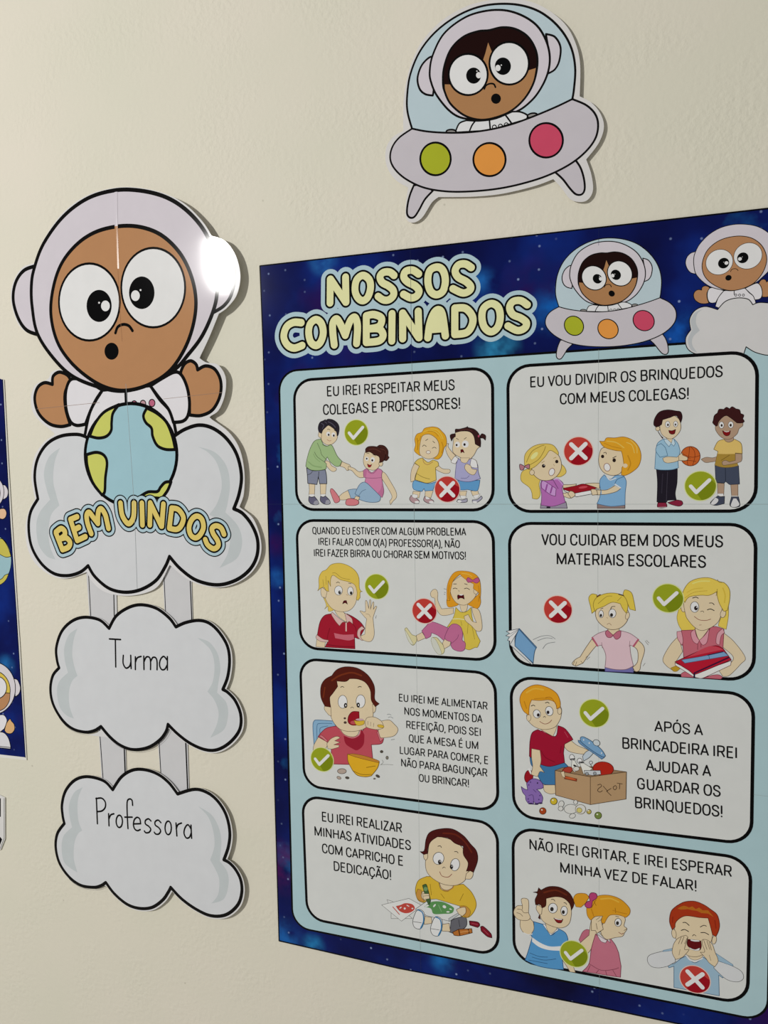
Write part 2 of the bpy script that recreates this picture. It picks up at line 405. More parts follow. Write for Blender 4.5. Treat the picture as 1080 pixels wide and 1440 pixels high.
# ================================================================== flying saucer: one drawing, used as cut-out and as print
def saucer(pen, parent, F, w, parts=True):
    pen.f = F; D = '#aebfc6'; G_ = '#b9b4ba'; HL = HEL
    def cut(name, label=None, par=None):
        return pen.done(name, par or parent, label) if parts else None
    pen.n = 8
    pen.p(D, '157,575! 137,500 135,430 150,330 195,225 270,135 370,65 480,25 600,18 700,40 775,85 835,150 872,225 886,310 880,400 873,443! 800,478 700,520 600,556 500,580 400,592 300,593 220,587', w)
    cut('dome', 'pale blue see-through dome drawn on the saucer')
    pen.p(HL, '250,255 205,285 182,345 190,395 215,420 250,427! 262,340!', w); cut('helmet_ear', 'left round ear piece')
    pen.p(HL, '755,152! 795,165 820,210 815,270 795,310 762,330! 770,240!', w); cut('helmet_ear', 'right round ear piece')
    hm = (pen.p(HL, '236,320 250,245 300,150 390,80 480,50 570,46 650,70 715,115 755,180 772,250 765,320 735,390 690,450 620,500 500,532 395,530 330,500 270,430 243,370', w), cut('helmet', 'pale lilac helmet ring'))[1]
    pen.p('#1c0a09', '295,370 300,300 330,220 385,165 450,140 500,135 560,122 620,130 675,165 710,225 717,290 700,370 660,440 600,495 530,525 460,535 390,515 330,465 303,410', w)
    pen.p('#a1764f', '300,377! 345,378! 410,375! 470,280! 484,240! 497,190! 515,235! 530,290! 600,330! 660,320! 713,303! 700,370 660,440 600,495 530,525 460,535 390,515 330,465 308,420', 0)
    pen.l('299,377 303,410 330,465 390,515 460,535 530,525 600,495 660,440 700,370 715,303', w)
    fc = cut('face', 'brown face with black parted hair')
    for (cx, cy, rx, ry, px, py, pr, hx, hy, kx, ky) in ((408, 333, 87, 92, 432, 338, 36, 455, 336, 447, 318), (591, 283, 88, 95, 563, 296, 39, 541, 304, 556, 291)):
        pen.e(EYE, cx, cy, rx, ry, 0, w, BK, 40); ey = cut('eye', 'big white round eye', fc)
        pen.e(BK, px, py, pr * .92, pr, 0, 0, BK, 30); pen.e(EYE, hx, hy, 12, 14); pen.e(EYE, kx, ky, 3, 3)
        if parts: pen.done('pupil', fc, 'black pupil with a white glint')
    pen.l('480,398 488,382 505,374 522,376 530,390', w * .8, BK); cut('nose', None, fc)
    pen.e(BK, 532, 441, 22, 23); cut('mouth', 'small black round mouth', fc)
    pen.p('#cfd0d2', '400,538! 368,552 350,592! 500,583! 668,533! 672,515 640,500 605,499! 530,530 460,540', w * .8)
    pen.l('440,540 425,560 412,590', w * .8, BK); pen.l('503,540 507,582', w * .8, BK); pen.l('575,515 590,535 605,556', w * .8, BK)
    for x, y in ((525, 568), (552, 564), (578, 558)): pen.el(x, y, 9, 9, w * .5, BK)
    cut('space_suit', 'white suit shoulders')
    pen.e('#8d8a88', 332, 588, 22, 9, 0, w * .8, BK); cut('glove', 'left grey gloved hand'); pen.e('#8d8a88', 694, 516, 22, 10, -10, w * .8, BK); cut('glove', 'right grey gloved hand')
    pen.p(G_, '165,828! 148,870 137,915 135,955 148,972 168,968 190,935 215,890 250,852! 210,820!', w); cut('leg', 'left landing leg')
    pen.p(G_, '795,768! 830,800 865,845 890,868 915,868 928,845 925,800 910,750 885,712!', w); cut('leg', 'right landing leg')
    pen.p(G_, '873,443! 935,470 975,510 988,560 975,620 930,680 860,735 760,785 650,820 540,843 420,855 310,855 210,838 130,800 80,755 60,710 68,660 100,615 157,575! 220,587 300,593 400,592 500,580 600,556 700,520 800,478', w)
    cut('saucer_body', 'grey oval saucer body')
    pen.e('#9ea52a', 262, 710, 68, 73, 0, w, BK, 36); cut('button', 'lime green button')
    pen.e('#d38d42', 503, 713, 72, 74, 0, w, BK, 36); cut('button', 'orange button')
    pen.e('#bd4660', 756, 627, 75, 77, 0, w, BK, 36); cut('button', 'crimson pink button')
    pen.n = 5
# ================================================================== astronaut child: drawn in two frames of the same sign
def astronaut(pen, parent, FA, FB, w, parts=True, lower=True):
    def cut(name, label=None, par=None):
        return pen.done(name, par or parent, label) if parts else None
    pen.n = 8; pen.f = FA
    pen.p(HEL, '125,360! 70,380 35,430 25,500 45,575 80,625 130,645! 110,500!', w); cut('helmet_ear', 'left round ear piece')
    pen.p(HEL, '822,262! 870,265 915,320 935,400 920,480 890,525 848,552! 860,400!', w); cut('helmet_ear', 'right round ear piece')
    pen.f = FB
    pen.p('#d0ced2', '352,150! 300,240 275,350! 400,430! 600,430! 672,340! 650,250 600,190 560,130! 453,140!', w); pen.l('453,150 455,205', w, BK)
    if parts: pen.e('#b08c92', 528, 208, 12, 14, 0, 4, BK); pen.e('#b0607a', 567, 206, 13, 16, 0, 4, BK); pen.e('#b0607a', 490, 210, 12, 14, 0, 4, BK)
    cut('space_suit', 'white suit body with tiny pink buttons')
    pen.p(SKB, '215,110! 200,85 165,72 138,90 135,125! 100,118 70,140 58,190 75,250 120,295 170,308 212,300! 192,230 190,160', w); cut('hand', 'left brown mitten hand')
    pen.p(SKB, '690,85! 695,62 710,35 735,23 758,38 765,62! 800,45 840,60 865,110 862,175 830,235 780,260 730,258! 728,190 710,120', w); cut('hand', 'right brown mitten hand')
    pen.p('#d0ced2', '352,150! 290,115 235,100 208,112 193,160 195,230 213,285 240,303 278,298! 300,240 325,190', w); cut('sleeve', 'left white sleeve')
    pen.p('#d0ced2', '560,132! 610,100 665,72 695,85 720,140 730,210 722,262 700,285 660,290! 640,235 600,185', w); cut('sleeve', 'right white sleeve')
    pen.f = FA
    pen.p(HEL, '100,440 112,370 150,270 230,160 330,85 440,52 540,52 640,75 720,120 790,190 835,270 860,370 862,470 845,550 800,650 740,730 690,785 590,845 480,875 380,860 270,815 190,740 125,640 103,530', w)
    cut('helmet', 'glossy pale lilac helmet ring')
    pen.p(SKB, '180,560 190,450 225,350 290,270 370,220 470,198 560,205 640,240 710,310 755,400 775,500 765,600 730,700 670,790 590,845 500,872 420,865 340,825 260,755 205,670', w)
    fc = cut('face', 'brown face')
    for (cx, cy, rx, ry, px, py, pr, hx, hy, kx, ky) in ((338, 510, 125, 158, 378, 526, 66, 404, 526, 378, 513), (600, 451, 131, 163, 553, 472, 67, 527, 484, 548, 461)):
        pen.e(EYE, cx, cy, rx, ry, 0, w * .62, BK, 48); cut('eye', 'big white oval eye', fc)
        pen.e(BK, px, py, pr * .78, pr, 0, 0, BK, 36); pen.e(EYE, hx, hy, 18, 22); pen.e(EYE, kx, ky, 4, 4); cut('pupil', 'black pupil with a white glint', fc)
    pen.l('445,637 455,612 478,602 500,608 515,628', w * .8, BK); cut('nose', None, fc)
    pen.e(BK, 429, 712, 29, 35, 0, 0, BK, 30); cut('mouth', 'small black oval mouth', fc)
    pen.n = 5
# ------------------------------------------------------------------ bubble letters: centre lines, black rim, yellow core, halo
def fatl(pen, F, name, strokes, w_):                  # the overlapping pieces of one bubble letter
    pen.f = F; out = []
    for t in strokes:
        o = name == 'O'; c = curve(t.rsplit(' ', 1)[0] if o else t, o, 6)
        out += pen.pieces(w_ * F.kk * pen.scale(*c[0]), pen.to(c), o, True, 24)
    return out
def bubble(pen, parent, sets, w, rim, halo, halo_rim, label, core='#dcd4a0'):
    def each(width, col): pen.union(col, [p for F, L_ in sets for nm, st in L_ for p in fatl(pen, F, nm, st, width)])
    if halo_rim: each(w + halo + halo_rim, BK)
    each(w + halo, '#a3bbc4')
    pen.done('lettering_halo', parent, 'pale blue halo behind ' + label)
    for F, letters in sets:
        for nm, st in letters:
            pen.union(BK, fatl(pen, F, nm, st, w + rim)); pen.union(core, fatl(pen, F, nm, st, w))
            pen.done('letter', parent, 'yellow bubble letter ' + nm)
# ================================================================== 1. saucer cut-out
T_ = 0.0006
UF = Frame(530, 0, 3.17647)
P1 = Plane(700, 150, 0.0040, 0.002, 0.004)
ufo = empty('saucer_cutout', 690, 280, 'grey flying saucer paper cut-out carrying an astronaut child, stuck above the big poster', 'wall decoration')
pen = Pen(P1, 0, UF)
c = curve('118,585! 118,480 125,400 148,300 198,190 290,92 400,28 500,2 600,-6 700,12 785,58 850,120 890,200 908,290 906,430! 960,460 1000,510 1014,570 990,640 935,712! 958,780 965,850 942,892 905,902 862,888 825,840 788,800! 700,832 560,865 430,878 275,880! 245,905 205,968 172,992 142,990 128,962 130,900 140,838! 80,800 42,735 42,660 75,610', True, 8)
sheet(pen, 'card_backing', ufo, pen.to(c), T_, '#c9c7c6', 'white card border')
saucer(pen, ufo, UF, 9)
for x, y in ((600, 110), (780, 150), (600, 240), (780, 220), (690, 60)): box_between('foam_pad', ufo, x, y, P1, -T_)
# ================================================================== 2. welcome sign
A = Frame(10, 250, 2.91892); B = Frame(30, 500, 3.08571)
P2 = Plane(180, 550, 0.0062, 0.006, 0.014)
sign = empty('welcome_sign', 190, 830, 'tall astronaut child cut-out with globe and white cloud reading BEM VINDOS', 'sign')
pen = Pen(P2, 0, PX)
ca = [(*A(x, y), k) for x, y, k in parse('200,735 130,650 80,640 38,595 12,500 22,425 60,365 112,345! 145,255 222,145 322,70 440,36 545,36 650,60 735,105 805,175 842,232! 898,255 942,315 962,400 948,480 908,535 872,562! 832,660 795,738!')]
cb = [(*B(x, y), k) for x, y, k in parse('805,25 855,35 890,90 888,170 860,240 822,268! 900,325 950,400 972,500 970,600 952,655! 1010,705 1044,800 1040,880 1000,948 930,995 850,1012 760,995 700,962 645,915! 600,1000 540,1035 450,1048 360,1030 305,985 283,945! 200,972 130,960 58,905 22,830 14,740 30,670 55,622! 40,530 52,440 92,375 140,340! 110,315 85,295 48,250 38,180 60,122 112,98 128,68 165,55 195,66')]
uv = pen.to(curve(ca + cb, True, 6))
sheet(pen, 'card_backing', sign, offset(uv, -.0014 if area(uv) > 0 else .0014, True, 1.2), T_, '#cbcacb', 'white card border')
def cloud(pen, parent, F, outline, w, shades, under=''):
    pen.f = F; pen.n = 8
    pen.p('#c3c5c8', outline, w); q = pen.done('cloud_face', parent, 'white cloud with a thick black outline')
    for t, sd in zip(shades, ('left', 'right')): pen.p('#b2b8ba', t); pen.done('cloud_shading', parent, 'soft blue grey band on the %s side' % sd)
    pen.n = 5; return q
w = 14
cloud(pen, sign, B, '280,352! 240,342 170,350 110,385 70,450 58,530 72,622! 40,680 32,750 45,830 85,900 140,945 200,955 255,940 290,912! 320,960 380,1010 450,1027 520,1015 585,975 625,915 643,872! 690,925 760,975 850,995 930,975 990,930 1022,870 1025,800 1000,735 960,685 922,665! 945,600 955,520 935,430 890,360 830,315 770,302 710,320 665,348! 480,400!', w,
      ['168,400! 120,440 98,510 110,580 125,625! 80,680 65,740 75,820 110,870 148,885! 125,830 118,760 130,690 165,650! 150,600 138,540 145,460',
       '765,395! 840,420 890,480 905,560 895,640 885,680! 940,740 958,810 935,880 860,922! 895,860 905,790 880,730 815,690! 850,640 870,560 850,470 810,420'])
astronaut(pen, sign, A, B, w)
pen.f = B; pen.n = 8
pen.e('#93b6c0', 476, 430, 199, 222, 0, w, BK, 64); globe = pen.done('globe', sign, 'blue globe')
for t in ('424,213! 398,250 392,290 390,325 370,350 335,358 297,350! 320,295 360,245', '545,228! 530,260 540,290 565,315 570,350 590,390 625,407 668,408! 655,350 630,290 590,252',
          '283,430! 325,420 358,432 372,465 365,530 362,590 350,605! 310,550 287,480', '515,612! 550,592 590,590 605,570 625,550 650,548! 635,585 610,620!'):
    pen.p('#bcbf62', t, w * .9); pen.done('continent', globe, 'yellow green continent')
pen.n = 5
X = Frame(60, 690, 7.71429); Y = Frame(190, 690, 7.71429); X.kk = Y.kk = 1
bubble(pen, sign, [(X, [('B', ['145,460! 215,640!', '145,450! 200,410 240,440 235,490 185,525!', '185,525! 255,512 298,560 280,612 215,640!']),
    ('E', ['375,282! 302,312! 375,540! 465,498!', '340,425 395,397']), ('M', ['528,465 490,360 478,270 505,235 550,290 600,355!', '600,355! 600,280 610,215 640,198 680,260 700,340 715,408']),
    ('U', ['845,135 865,270 930,358 985,290 992,135'])]),
    (Y, [('I', ['74,135 80,372']), ('N', ['165,132! 160,372!', '165,132! 285,385!', '308,145! 290,385!']), ('D', ['398,188! 372,408!', '398,188! 470,205 525,290 500,380 450,420 372,408!']),
    ('O', ['670,275 615,315 586,400 605,480 655,512 705,480 742,400 725,310 672,275']), ('S', ['965,472 935,405 880,380 835,410 850,470 895,540 903,595 855,630 790,590 762,530'])])],
    54, 34, 92, 22, 'the words BEM VINDOS', '#cdb968')
for x, y in ((60, 430), (170, 300), (300, 400), (170, 520), (80, 560), (290, 545), (90, 740), (190, 790), (320, 760), (300, 650)): box_between('foam_pad', sign, x, y, P2, -T_)
# fold where two printed sheets meet, standing up a little
def ridge(name, parent, P, pts, half, rise, cols, label):
    O = org(parent); vs = []; fs = []; mi = []; mats = [ink(c) for c in cols]
    for px, py in pts:
        u, v = P.uv(px, py, 0); 
        for du, h in ((-half, pen.h + STEP * 30), (0, pen.h + STEP * 30 + rise), (half, pen.h + STEP * 30)): vs.append(P.xyz(u + du, v, h) - O)
    for i in range(len(pts) - 1):
        for k in (0, 1): fs.append((3 * i + k, 3 * i + k + 3, 3 * i + k + 4, 3 * i + k + 1)); mi.append(min(i, len(cols) - 1))
    return mesh(name, vs, fs, mats, mi, parent, label)
ridge('paper_fold', sign, P2, [(163.2, 270), (163.6, 318), (165.5, 378)], .0021, .000135, [HEL, SKB], 'shiny raised fold down the top of the helmet')
pen.f = PX; pen.l('166,380 169,440 172,480', .5, '#8a6245'); pen.l('177,540 188,700 193,828', .5, '#8f9698'); pen.l('52,575 140,566', .45, '#8a7468'); pen.l('230,561 312,552', .45, '#8a7468')
pen.done('sheet_join', sign, 'thin line where printed sheets join')
# ================================================================== 3. two hanging clouds on paper straps
TF = Frame(60, 780, 3.375); PF = Frame(60, 1030, 3.375)
def hang(name, F, P, outline, shades, words, pads, label):
    o = empty(name, *F(450, 830), label, 'sign', 'clouds hanging below the welcome sign')
    pn = Pen(P, 0, F); c = curve(outline, True, 8); pn.n = 8; uv = pn.to(c)
    d = 0.0026 if area(uv) > 0 else -0.0026
    sheet(pn, 'card_backing', o, offset([(u + .0010, v - .0006) for u, v in uv], d, True, 1.3), T_, '#c8c7c7', 'white card border')
    cloud(pn, o, F, outline, 14, shades)
    pn.f = F; pn.n = 6
    for t in words: pn.l(t, 7.4, '#0e0e0e')
    pn.done('lettering', o, 'thin black handwriting style word')
    for x, y in pads: box_between('foam_pad', o, *F(x, y), P, -T_)
    return o
PT = Plane(200, 950, 0.0028, 0.005, 0.0); PP = Plane(210, 1180, 0.0034, 0.012, -0.004)
def ell(cx, cy, rx, ry): return ' '.join('%.1f,%.1f' % (cx + rx * math.cos(a), cy + ry * math.sin(a)) for a in [k * math.pi / 5 for k in range(11)])
hang('turma_cloud', TF, PT, '315,350! 270,310 200,297 140,315 90,365 65,440 68,500 78,537! 48,575 37,640 50,710 90,780 140,825 200,842 245,835 277,815! 320,865 370,905 430,925 500,915 555,880 585,840 595,805! 640,850 700,895 770,925 830,925 890,890 935,830 940,760 915,695 880,655 855,640! 878,580 887,500 875,430 835,365 790,325 740,312 680,322 632,343! 600,300 540,255 470,238 410,250 350,290',
     ['165,350! 125,380 103,440 105,500 120,560! 80,600 68,650 80,720 110,760 148,778! 128,720 125,650 140,600 165,575! 150,530 140,470 148,400', '735,395! 790,415 830,470 843,540 835,600 828,655! 870,700 880,760 860,830 795,870! 825,810 835,750 815,690 782,650! 808,600 815,520 795,450'],
     ['317,400 370,403', '345,402 347,533', '383,478! 382,515 395,538 412,530 419,508!', '418,478 420,540', '440,485 440,545', '440,512 449,490 467,483', '480,482 481,545', '481,508 492,486 507,488 512,508 512,545!', '512,508 523,488 537,490 543,508 543,546!', '592,484 592,547', '592,503 575,483 559,498 555,525 565,545 580,543 592,522'],
     ((150, 450), (800, 450), (450, 700), (150, 700), (850, 800)), 'white paper cloud with the word Turma, hanging under the welcome sign')
hang('professora_cloud', PF, PP, '332,272! 290,230 215,210 155,225 110,275 92,340 95,395 103,432! 70,480 62,545 80,620 125,685 180,725 240,735 275,728 300,712! 340,765 400,815 460,835 520,830 570,795 598,755 608,735! 660,790 730,840 800,870 870,865 925,820 945,760 940,700 915,650 885,618 860,605! 882,540 888,470 870,390 830,325 780,285 720,270 640,292! 600,240 550,200 490,178 430,178 375,210',
     ['190,260! 150,285 125,345 128,400 140,450! 100,490 90,550 105,620 165,665! 148,600 150,530 165,485 187,465! 170,420 165,350 172,300', '738,350! 800,390 835,450 848,520 840,610! 875,660 882,720 860,790 800,812! 832,770 838,700 820,650 795,605! 815,540 810,470 785,400'],
     ['255,312 260,433', '253,314! 280,312 297,330 297,355 282,372 258,376!', '313,386 315,443', '314,412 323,392 338,386', ell(364, 422, 15, 29), '427,346 424,322 411,316 401,332 402,400 405,456!', '390,402 425,402',
      '434,434! 465,433! 461,411 448,403 435,415 431,438 437,458 450,466 463,461', '514,420 502,410 488,418 488,434 504,446 513,460 505,474 490,476 483,468', '561,428 548,416 534,424 535,440 551,452 560,468 551,482 537,482 530,474', ell(596, 453, 15, 32),
      '633,430 637,491', '634,458 642,438 659,430', '704,440 707,502', '704,458 690,438 676,452 671,478 681,500 696,498 705,478'],
     ((150, 400), (800, 400), (450, 650), (150, 600), (850, 750)), 'white paper cloud with the word Professora, lowest of the hanging clouds')
def strap(pts, edges, label):
    o = empty('paper_strap', pts[2][0], pts[2][1], label, 'paper strip', 'paper strips linking the clouds')
    P = Plane(pts[0][0], pts[0][1], .0011); pn = Pen(P, 0, PX)
    sheet(pn, 'strip_paper', o, pn.to(pts), .0006, '#bebec0', 'pale grey paper')
    for t, wd in edges: pn.l(t, wd, BK)
    pn.done('strip_edge_line', o, 'black line along each edge')
    box_between('foam_pad', o, sum(p[0] for p in pts) / 4, sum(p[1] for p in pts) / 4, P, -.0006, .005)
strap([(121, 800), (163, 800), (165, 885), (127, 885)], [('124.2,800 128.6,885', 1.2), ('159.2,800 161.2,885', 1.5)], 'left paper strip between the welcome cloud and the Turma cloud')
strap([(228, 795), (268.5, 795), (271.5, 890), (233, 890)], [('230,795 234,885', 1.1), ('266.6,795 270.3,885', 1.6)], 'right paper strip between the welcome cloud and the Turma cloud')
strap([(138, 1020), (176, 1020), (178, 1110), (144, 1110)], [('139.6,1020 146,1110', 1.2), ('173.7,1020 176.8,1110', 2.0)], 'left paper strip between the Turma cloud and the Professora cloud')
strap([(220, 1020), (263, 1020), (266, 1120), (228, 1120)], [('222.5,1020 228,1120', 1.2), ('260.3,1020 264.3,1120', 2.0)], 'right paper strip between the Turma cloud and the Professora cloud')
# ================================================================== 4. poster cut by the left edge of the photo
PL = Plane(20, 800, .0012, 0.004, 0)
lp = empty('space_poster', 10, 1060, 'narrow slice of a navy galaxy poster with astronauts at the far left', 'poster')
pn = Pen(PL, 0, PX)
sheet(pn, 'paper_sheet', lp, pn.to([(-150, 470), (5.4, 534), (11, 640), (17, 740), (25.2, 870), (27.4, 900), (37.4, 1069), (-150, 1050)]), .0006, '#cfcdc8', 'white paper edge')
pn.up(); pn.jobs.append(None); pn.jobs.pop()
pn.fill_uv('galaxy', pn.to([(-150, 472), (3.8, 534), (9.2, 640), (14.8, 740), (22.9, 860), (25.4, 900), (35.6, 1065), (-150, 1044)])); pn.l('3.8,534! 9.2,640! 14.8,740! 22.9,860! 25.4,900! 35.6,1065!', 1.2, '#05061a')
pn.done('galaxy_print', lp, 'deep navy starry print')
pn.f = Frame(0, 640, 6.54545); pn.n = 8
pn.p('#c6c1c6', '20,275! 50,280 75,330 65,385 30,410!', 6)
pn.e('#c6c1c6', -75, 340, 112, 145, 0, 6, BK, 40); pn.e('#a97c57', -90, 350, 92, 120, 0, 6, BK, 30)
pn.p('#cfa98a', '-10,500! 15,492 42,495 60,528 52,570 25,590 -10,580!', 6)
pn.e('#8fb0b8', -65, 970, 170, 235, 0, 6, BK, 44); pn.p('#b8ae50', '-10,770! 25,775 70,840 102,932! 60,940 20,925 -10,905!', 5); pn.p('#b8ae50', '80,1092! 45,1105 20,1135 -10,1150! -10,1200! 30,1175 60,1140', 5)
pn.done('astronaut_picture', lp, 'astronaut holding a globe, cut by the picture edge')
pn.f = Frame(0, 900, 4.64516)
pn.p('#c6c1c6', '90,252! 115,262 133,310 125,350 100,372!', 5); pn.e('#c6c1c6', -45, 315, 146, 172, 0, 5, BK, 44)
pn.e('#c9b04c', -45, 330, 112, 130, 0, 5, BK, 36); pn.p('#a97c57', '-20,385! 40,345! 66,348! 60,400 30,445 -20,470!', 4); pn.e('#d0cfd2', -18, 310, 62, 72, 0, 5, BK, 30)
pn.p('#d0ced2', '-10,490! 25,490 45,520 40,550 28,580! -10,610!', 4); pn.p('#c8a070', '35,568! 45,540 65,515 75,530 92,550 95,585 75,610 45,608 30,590!', 4)
pn.p('#c9c8cc', '-20,598! 25,605 55,640 70,695 68,712! -20,702!', 5); pn.l('-10,694 68,702', 4, BK)
pn.done('astronaut_picture', lp, 'second astronaut in a yellow lined helmet, cut by the picture edge')
for x, y in ((-40, 600), (-40, 900), (15, 1000)): box_between('foam_pad', lp, x, y, PL, -.0006, .004)
P5 = Plane(3, 1150, .0016)
tg = empty('letter_cutout', 2, 1190, 'edge of a white paper cut-out with black print below the far left poster', 'wall decoration')
pn = Pen(P5, 0, Frame(0, 900, 4.64516))
sheet(pn, 'card_backing', tg, pn.to([(-160, 960), (0, 1014), (32, 1030), (32, 1300), (4, 1370), (-160, 1420)]), .0012, '#c9c8c6')
pn.fill_uv(BK, pn.to([(-100, 1012), (5, 1035), (5, 1155), (-100, 1162)])); pn.fill_uv(BK, pn.to([(-100, 1250), (0, 1285), (14, 1302), (0, 1340), (-100, 1360)])); pn.l('27,1035! 27,1295! 2,1362!', 3, '#3a3836')
pn.done('lettering', tg, 'black shapes'); box_between('foam_pad', tg, -12, 1150, P5, -.0012, .004)
# ================================================================== 5. the big poster
PB = Plane(540, 720, 0.0016)
poster = empty('rules_poster', 700, 1388, 'large navy galaxy poster titled NOSSOS COMBINADOS with eight white rule boxes', 'poster')
TS = .0004
# the printed sheets it was put together from
EL = [(365.5, 374), (369.8, 480), (375.3, 670), (376.5, 709)]
Lc = lambda y: 365.5 + (y - 374) * .0287
def sx1(y): return 577 + (y - 400) * .0155
def sx2(y): return 842.0
def sx3(y): return 1107 - (y - 500) * .019
def h1(x): return 709.0
def h2(x): return 703 + (x + 2547) * .1150
rows = [[(366, 374), (577, 350.8), (842, 320.4), (1112, 289.5)], [(376.5, 709), (581.8, 709), (842, 709), (1103, 709)],
        [(384.5, 1037), (587, 1062), (842, 1091.5), (1096, 1122)], [(392.5, 1323), (592, 1368), (842, 1416.2), (1090, 1466)]]
pen = Pen(PB, 0, PX)
for i in range(3):
    for j in range(3):
        c_ = [rows[i][j], rows[i][j + 1], rows[i + 1][j + 1], rows[i + 1][j]]
        if i == 0 and j == 0: c_ = [(365.5, 374), (577, 350.8), (581.8, 709), (376.5, 709), (375.3, 670), (369.8, 480)]
        if i == 2 and j == 0: c_ = [(384.5, 1037), (587, 1062), (592, 1368), (559.6, 1361.5), (392.5, 1323), (386.2, 1106)]
        uv = pen.to(c_); cx = sum(p[0] for p in uv) / len(uv); cy = sum(p[1] for p in uv) / len(uv)
        sheet(pen, 'printed_sheet', poster, [(cx + (x - cx) * .9998, cy + (y - cy) * .9998) for x, y in uv], TS, 'galaxy')
for x, y in ((420, 420), (700, 400), (1000, 340), (430, 800), (700, 900), (1000, 900), (430, 1260), (720, 1340), (1000, 1400)):
    box_between('foam_pad', poster, x, y, PB, -TS)
for t in ('365.5,374! 1112,289.5!', '365.5,374! 369.8,480! 375.3,670! 381,855! 386.2,1106! 392.5,1323!', '392.5,1323! 559.6,1361.5! 700,1388! 841,1416! 946,1438! 1090,1466!'):
    pen.l(t, 1.8, '#04040c')
pen.done('edge_line', poster, 'thin black printed edge')
def rounded(pen, corners, rad):                       # corners in photo pixels, radius px at the middle
    uv = [pen.P.uv(x, y, pen.h) for x, y in corners]
    k = pen.scale(corners[0][0] + 20, corners[0][1] + 20) ; out = []
    n = 4
    for i in range(n):
        a = Vector(uv[i - 1]); b = Vector(uv[i]); c = Vector(uv[(i + 1) % n]); r = rad
        d1 = (a - b).normalized(); d2 = (c - b).normalized()
        p1 = b + d1 * r; p2 = b + d2 * r
        for s_ in range(9):
            t = s_ / 8; K = .58
            c1 = b + d1 * r * (1 - .55); c2 = b + d2 * r * (1 - .55)
            q = p1 * (1 - t) ** 3 + c1 * 3 * t * (1 - t) ** 2 + c2 * 3 * t * t * (1 - t) + p2 * t ** 3
            out.append((q.x, q.y))
    return out
BW = .0030
pen.up(3); uv = rounded(pen, [(392.3, 522.3), (1098, 473.6), (1079.5, 1437), (411.5, 1303)], .021)
pen.fill_uv('#9fbac0', uv, False); pen.strip_uv(BK, .0022, uv, True)
field = pen.done('blue_field', poster, 'pale blue field with rounded corners and black outline')
# stars printed on the navy border
pen.up(2)
H0 = 0.0
V = Frame(380, 350, 5.68421); W4 = Frame(560, 350, 5.4); V.kk = 1; W4.kk = .97
bubble(pen, poster, [(V, [('N', ['480,243! 478,432!', '482,243! 604,425!', '602,226! 606,425!']), ('O', ['740,212 690,250 678,330 700,390 740,414 780,385 802,310 790,245 742,212']), ('S', ['990,212 955,186 905,188 877,222 895,268 945,296 982,330 985,372 950,406 905,408 862,380'])]),
    (W4, [('S', ['155,190 110,162 58,170 42,212 70,250 130,282 158,320 140,358 95,372 40,345']), ('O', ['297,138 240,165 225,245 245,320 290,348 340,320 358,240 340,165 299,138']), ('S', ['555,142 510,115 458,122 432,168 455,215 515,248 550,285 540,318 490,335 415,302'])]),
    (V, [('C', ['248,590 185,588 130,625 108,700 135,765 190,793 255,772']), ('O', ['365,565 320,600 307,670 325,745 367,772 405,740 424,668 408,595 367,565']), ('M', ['512,768 500,660 502,590 530,560 560,600 600,690!', '600,690! 625,610 650,560 680,550 698,620 690,756']), ('B', ['768,540! 768,745!', '768,535! 830,525 890,555 870,620 780,640!', '780,640! 870,640 903,690 870,735 768,748!']), ('I', ['974,518 972,736'])]),
    (W4, [('N', ['34,488! 34,682!', '34,488! 155,672!', '152,474! 158,674!']), ('A', ['225,675 240,570 270,490 305,462 335,500 358,660', '250,612 348,604']), ('D', ['430,455! 430,650!', '430,450! 510,452 562,510 562,575 520,635 430,650!']), ('O', ['707,415 650,450 636,520 655,595 705,630 755,595 775,520 760,445 709,415']), ('S', ['980,425 930,393 872,400 846,445 870,498 930,525 973,560 960,602 905,620 833,585'])])],
    57, 30, 98, 0, 'the title')
U = Frame(740, 290, 3.17647)
US = fit(UF, [(p, U(*q)) for p, q in (((157, 575), (143, 447)), ((873, 443), (600, 408)), ((560, 16), (385, 147)), ((430, 856), (330, 628)), ((60, 710), (83, 522)), ((988, 560), (664, 487)),
    ((262, 710), (211, 533)), ((503, 713), (365, 550)), ((756, 627), (525, 510)), ((408, 333), (310, 315)), ((591, 283), (427, 300)), ((532, 441), (388, 390)), ((151, 970), (140, 688)), ((905, 872), (617, 660)))])
saucer(pen, poster, US, 7, False); pen.done('saucer_picture', poster, 'printed grey saucer with astronaut and three coloured buttons')
# second print: astronaut above a white cloud
pairs = [(A(338, 510), U(860, 245)), (A(599, 450), U(985, 220)), (A(429, 712), U(899, 318)), (A(490, 50), U(950, 86)), (A(25, 500), U(708, 250)), (B(58, 190), U(752, 405)), (A(480, 872), U(930, 376))]
M = fit(PX, pairs)
def comp(F): 
    a, b, c, d, e, f = M.m; g, h_, i, j, k, l = F.m
    return Frame(0, 0, 1, (a * g + b * j, a * h_ + b * k, a * i + b * l + c, d * g + e * j, d * h_ + e * k, d * i + e * l + f))
astronaut(pen, poster, comp(A), comp(B), 8, False)
pen.f = U; pen.n = 8
for x in (936, 953, 970): pen.el(x, 397, 5, 5, 2.5, BK)
pen.p('#c4c3c3', '855,462! 800,448 755,465 730,505 735,552! 712,590 720,635 760,660 825,655! 900,680 970,665! 982,628! 1030,655 1100,662 1150,600! 1150,440! 1050,430 1012,440! 990,415 940,410 890,425', 4)
pen.p('#aeb2b5', '790,460! 765,480 758,520 775,555! 745,585 742,620 765,655! 735,640 722,600 735,565 742,550! 735,510 755,475', 0)
pen.n = 5; pen.done('astronaut_picture', poster, 'printed astronaut child waving behind a white cloud')
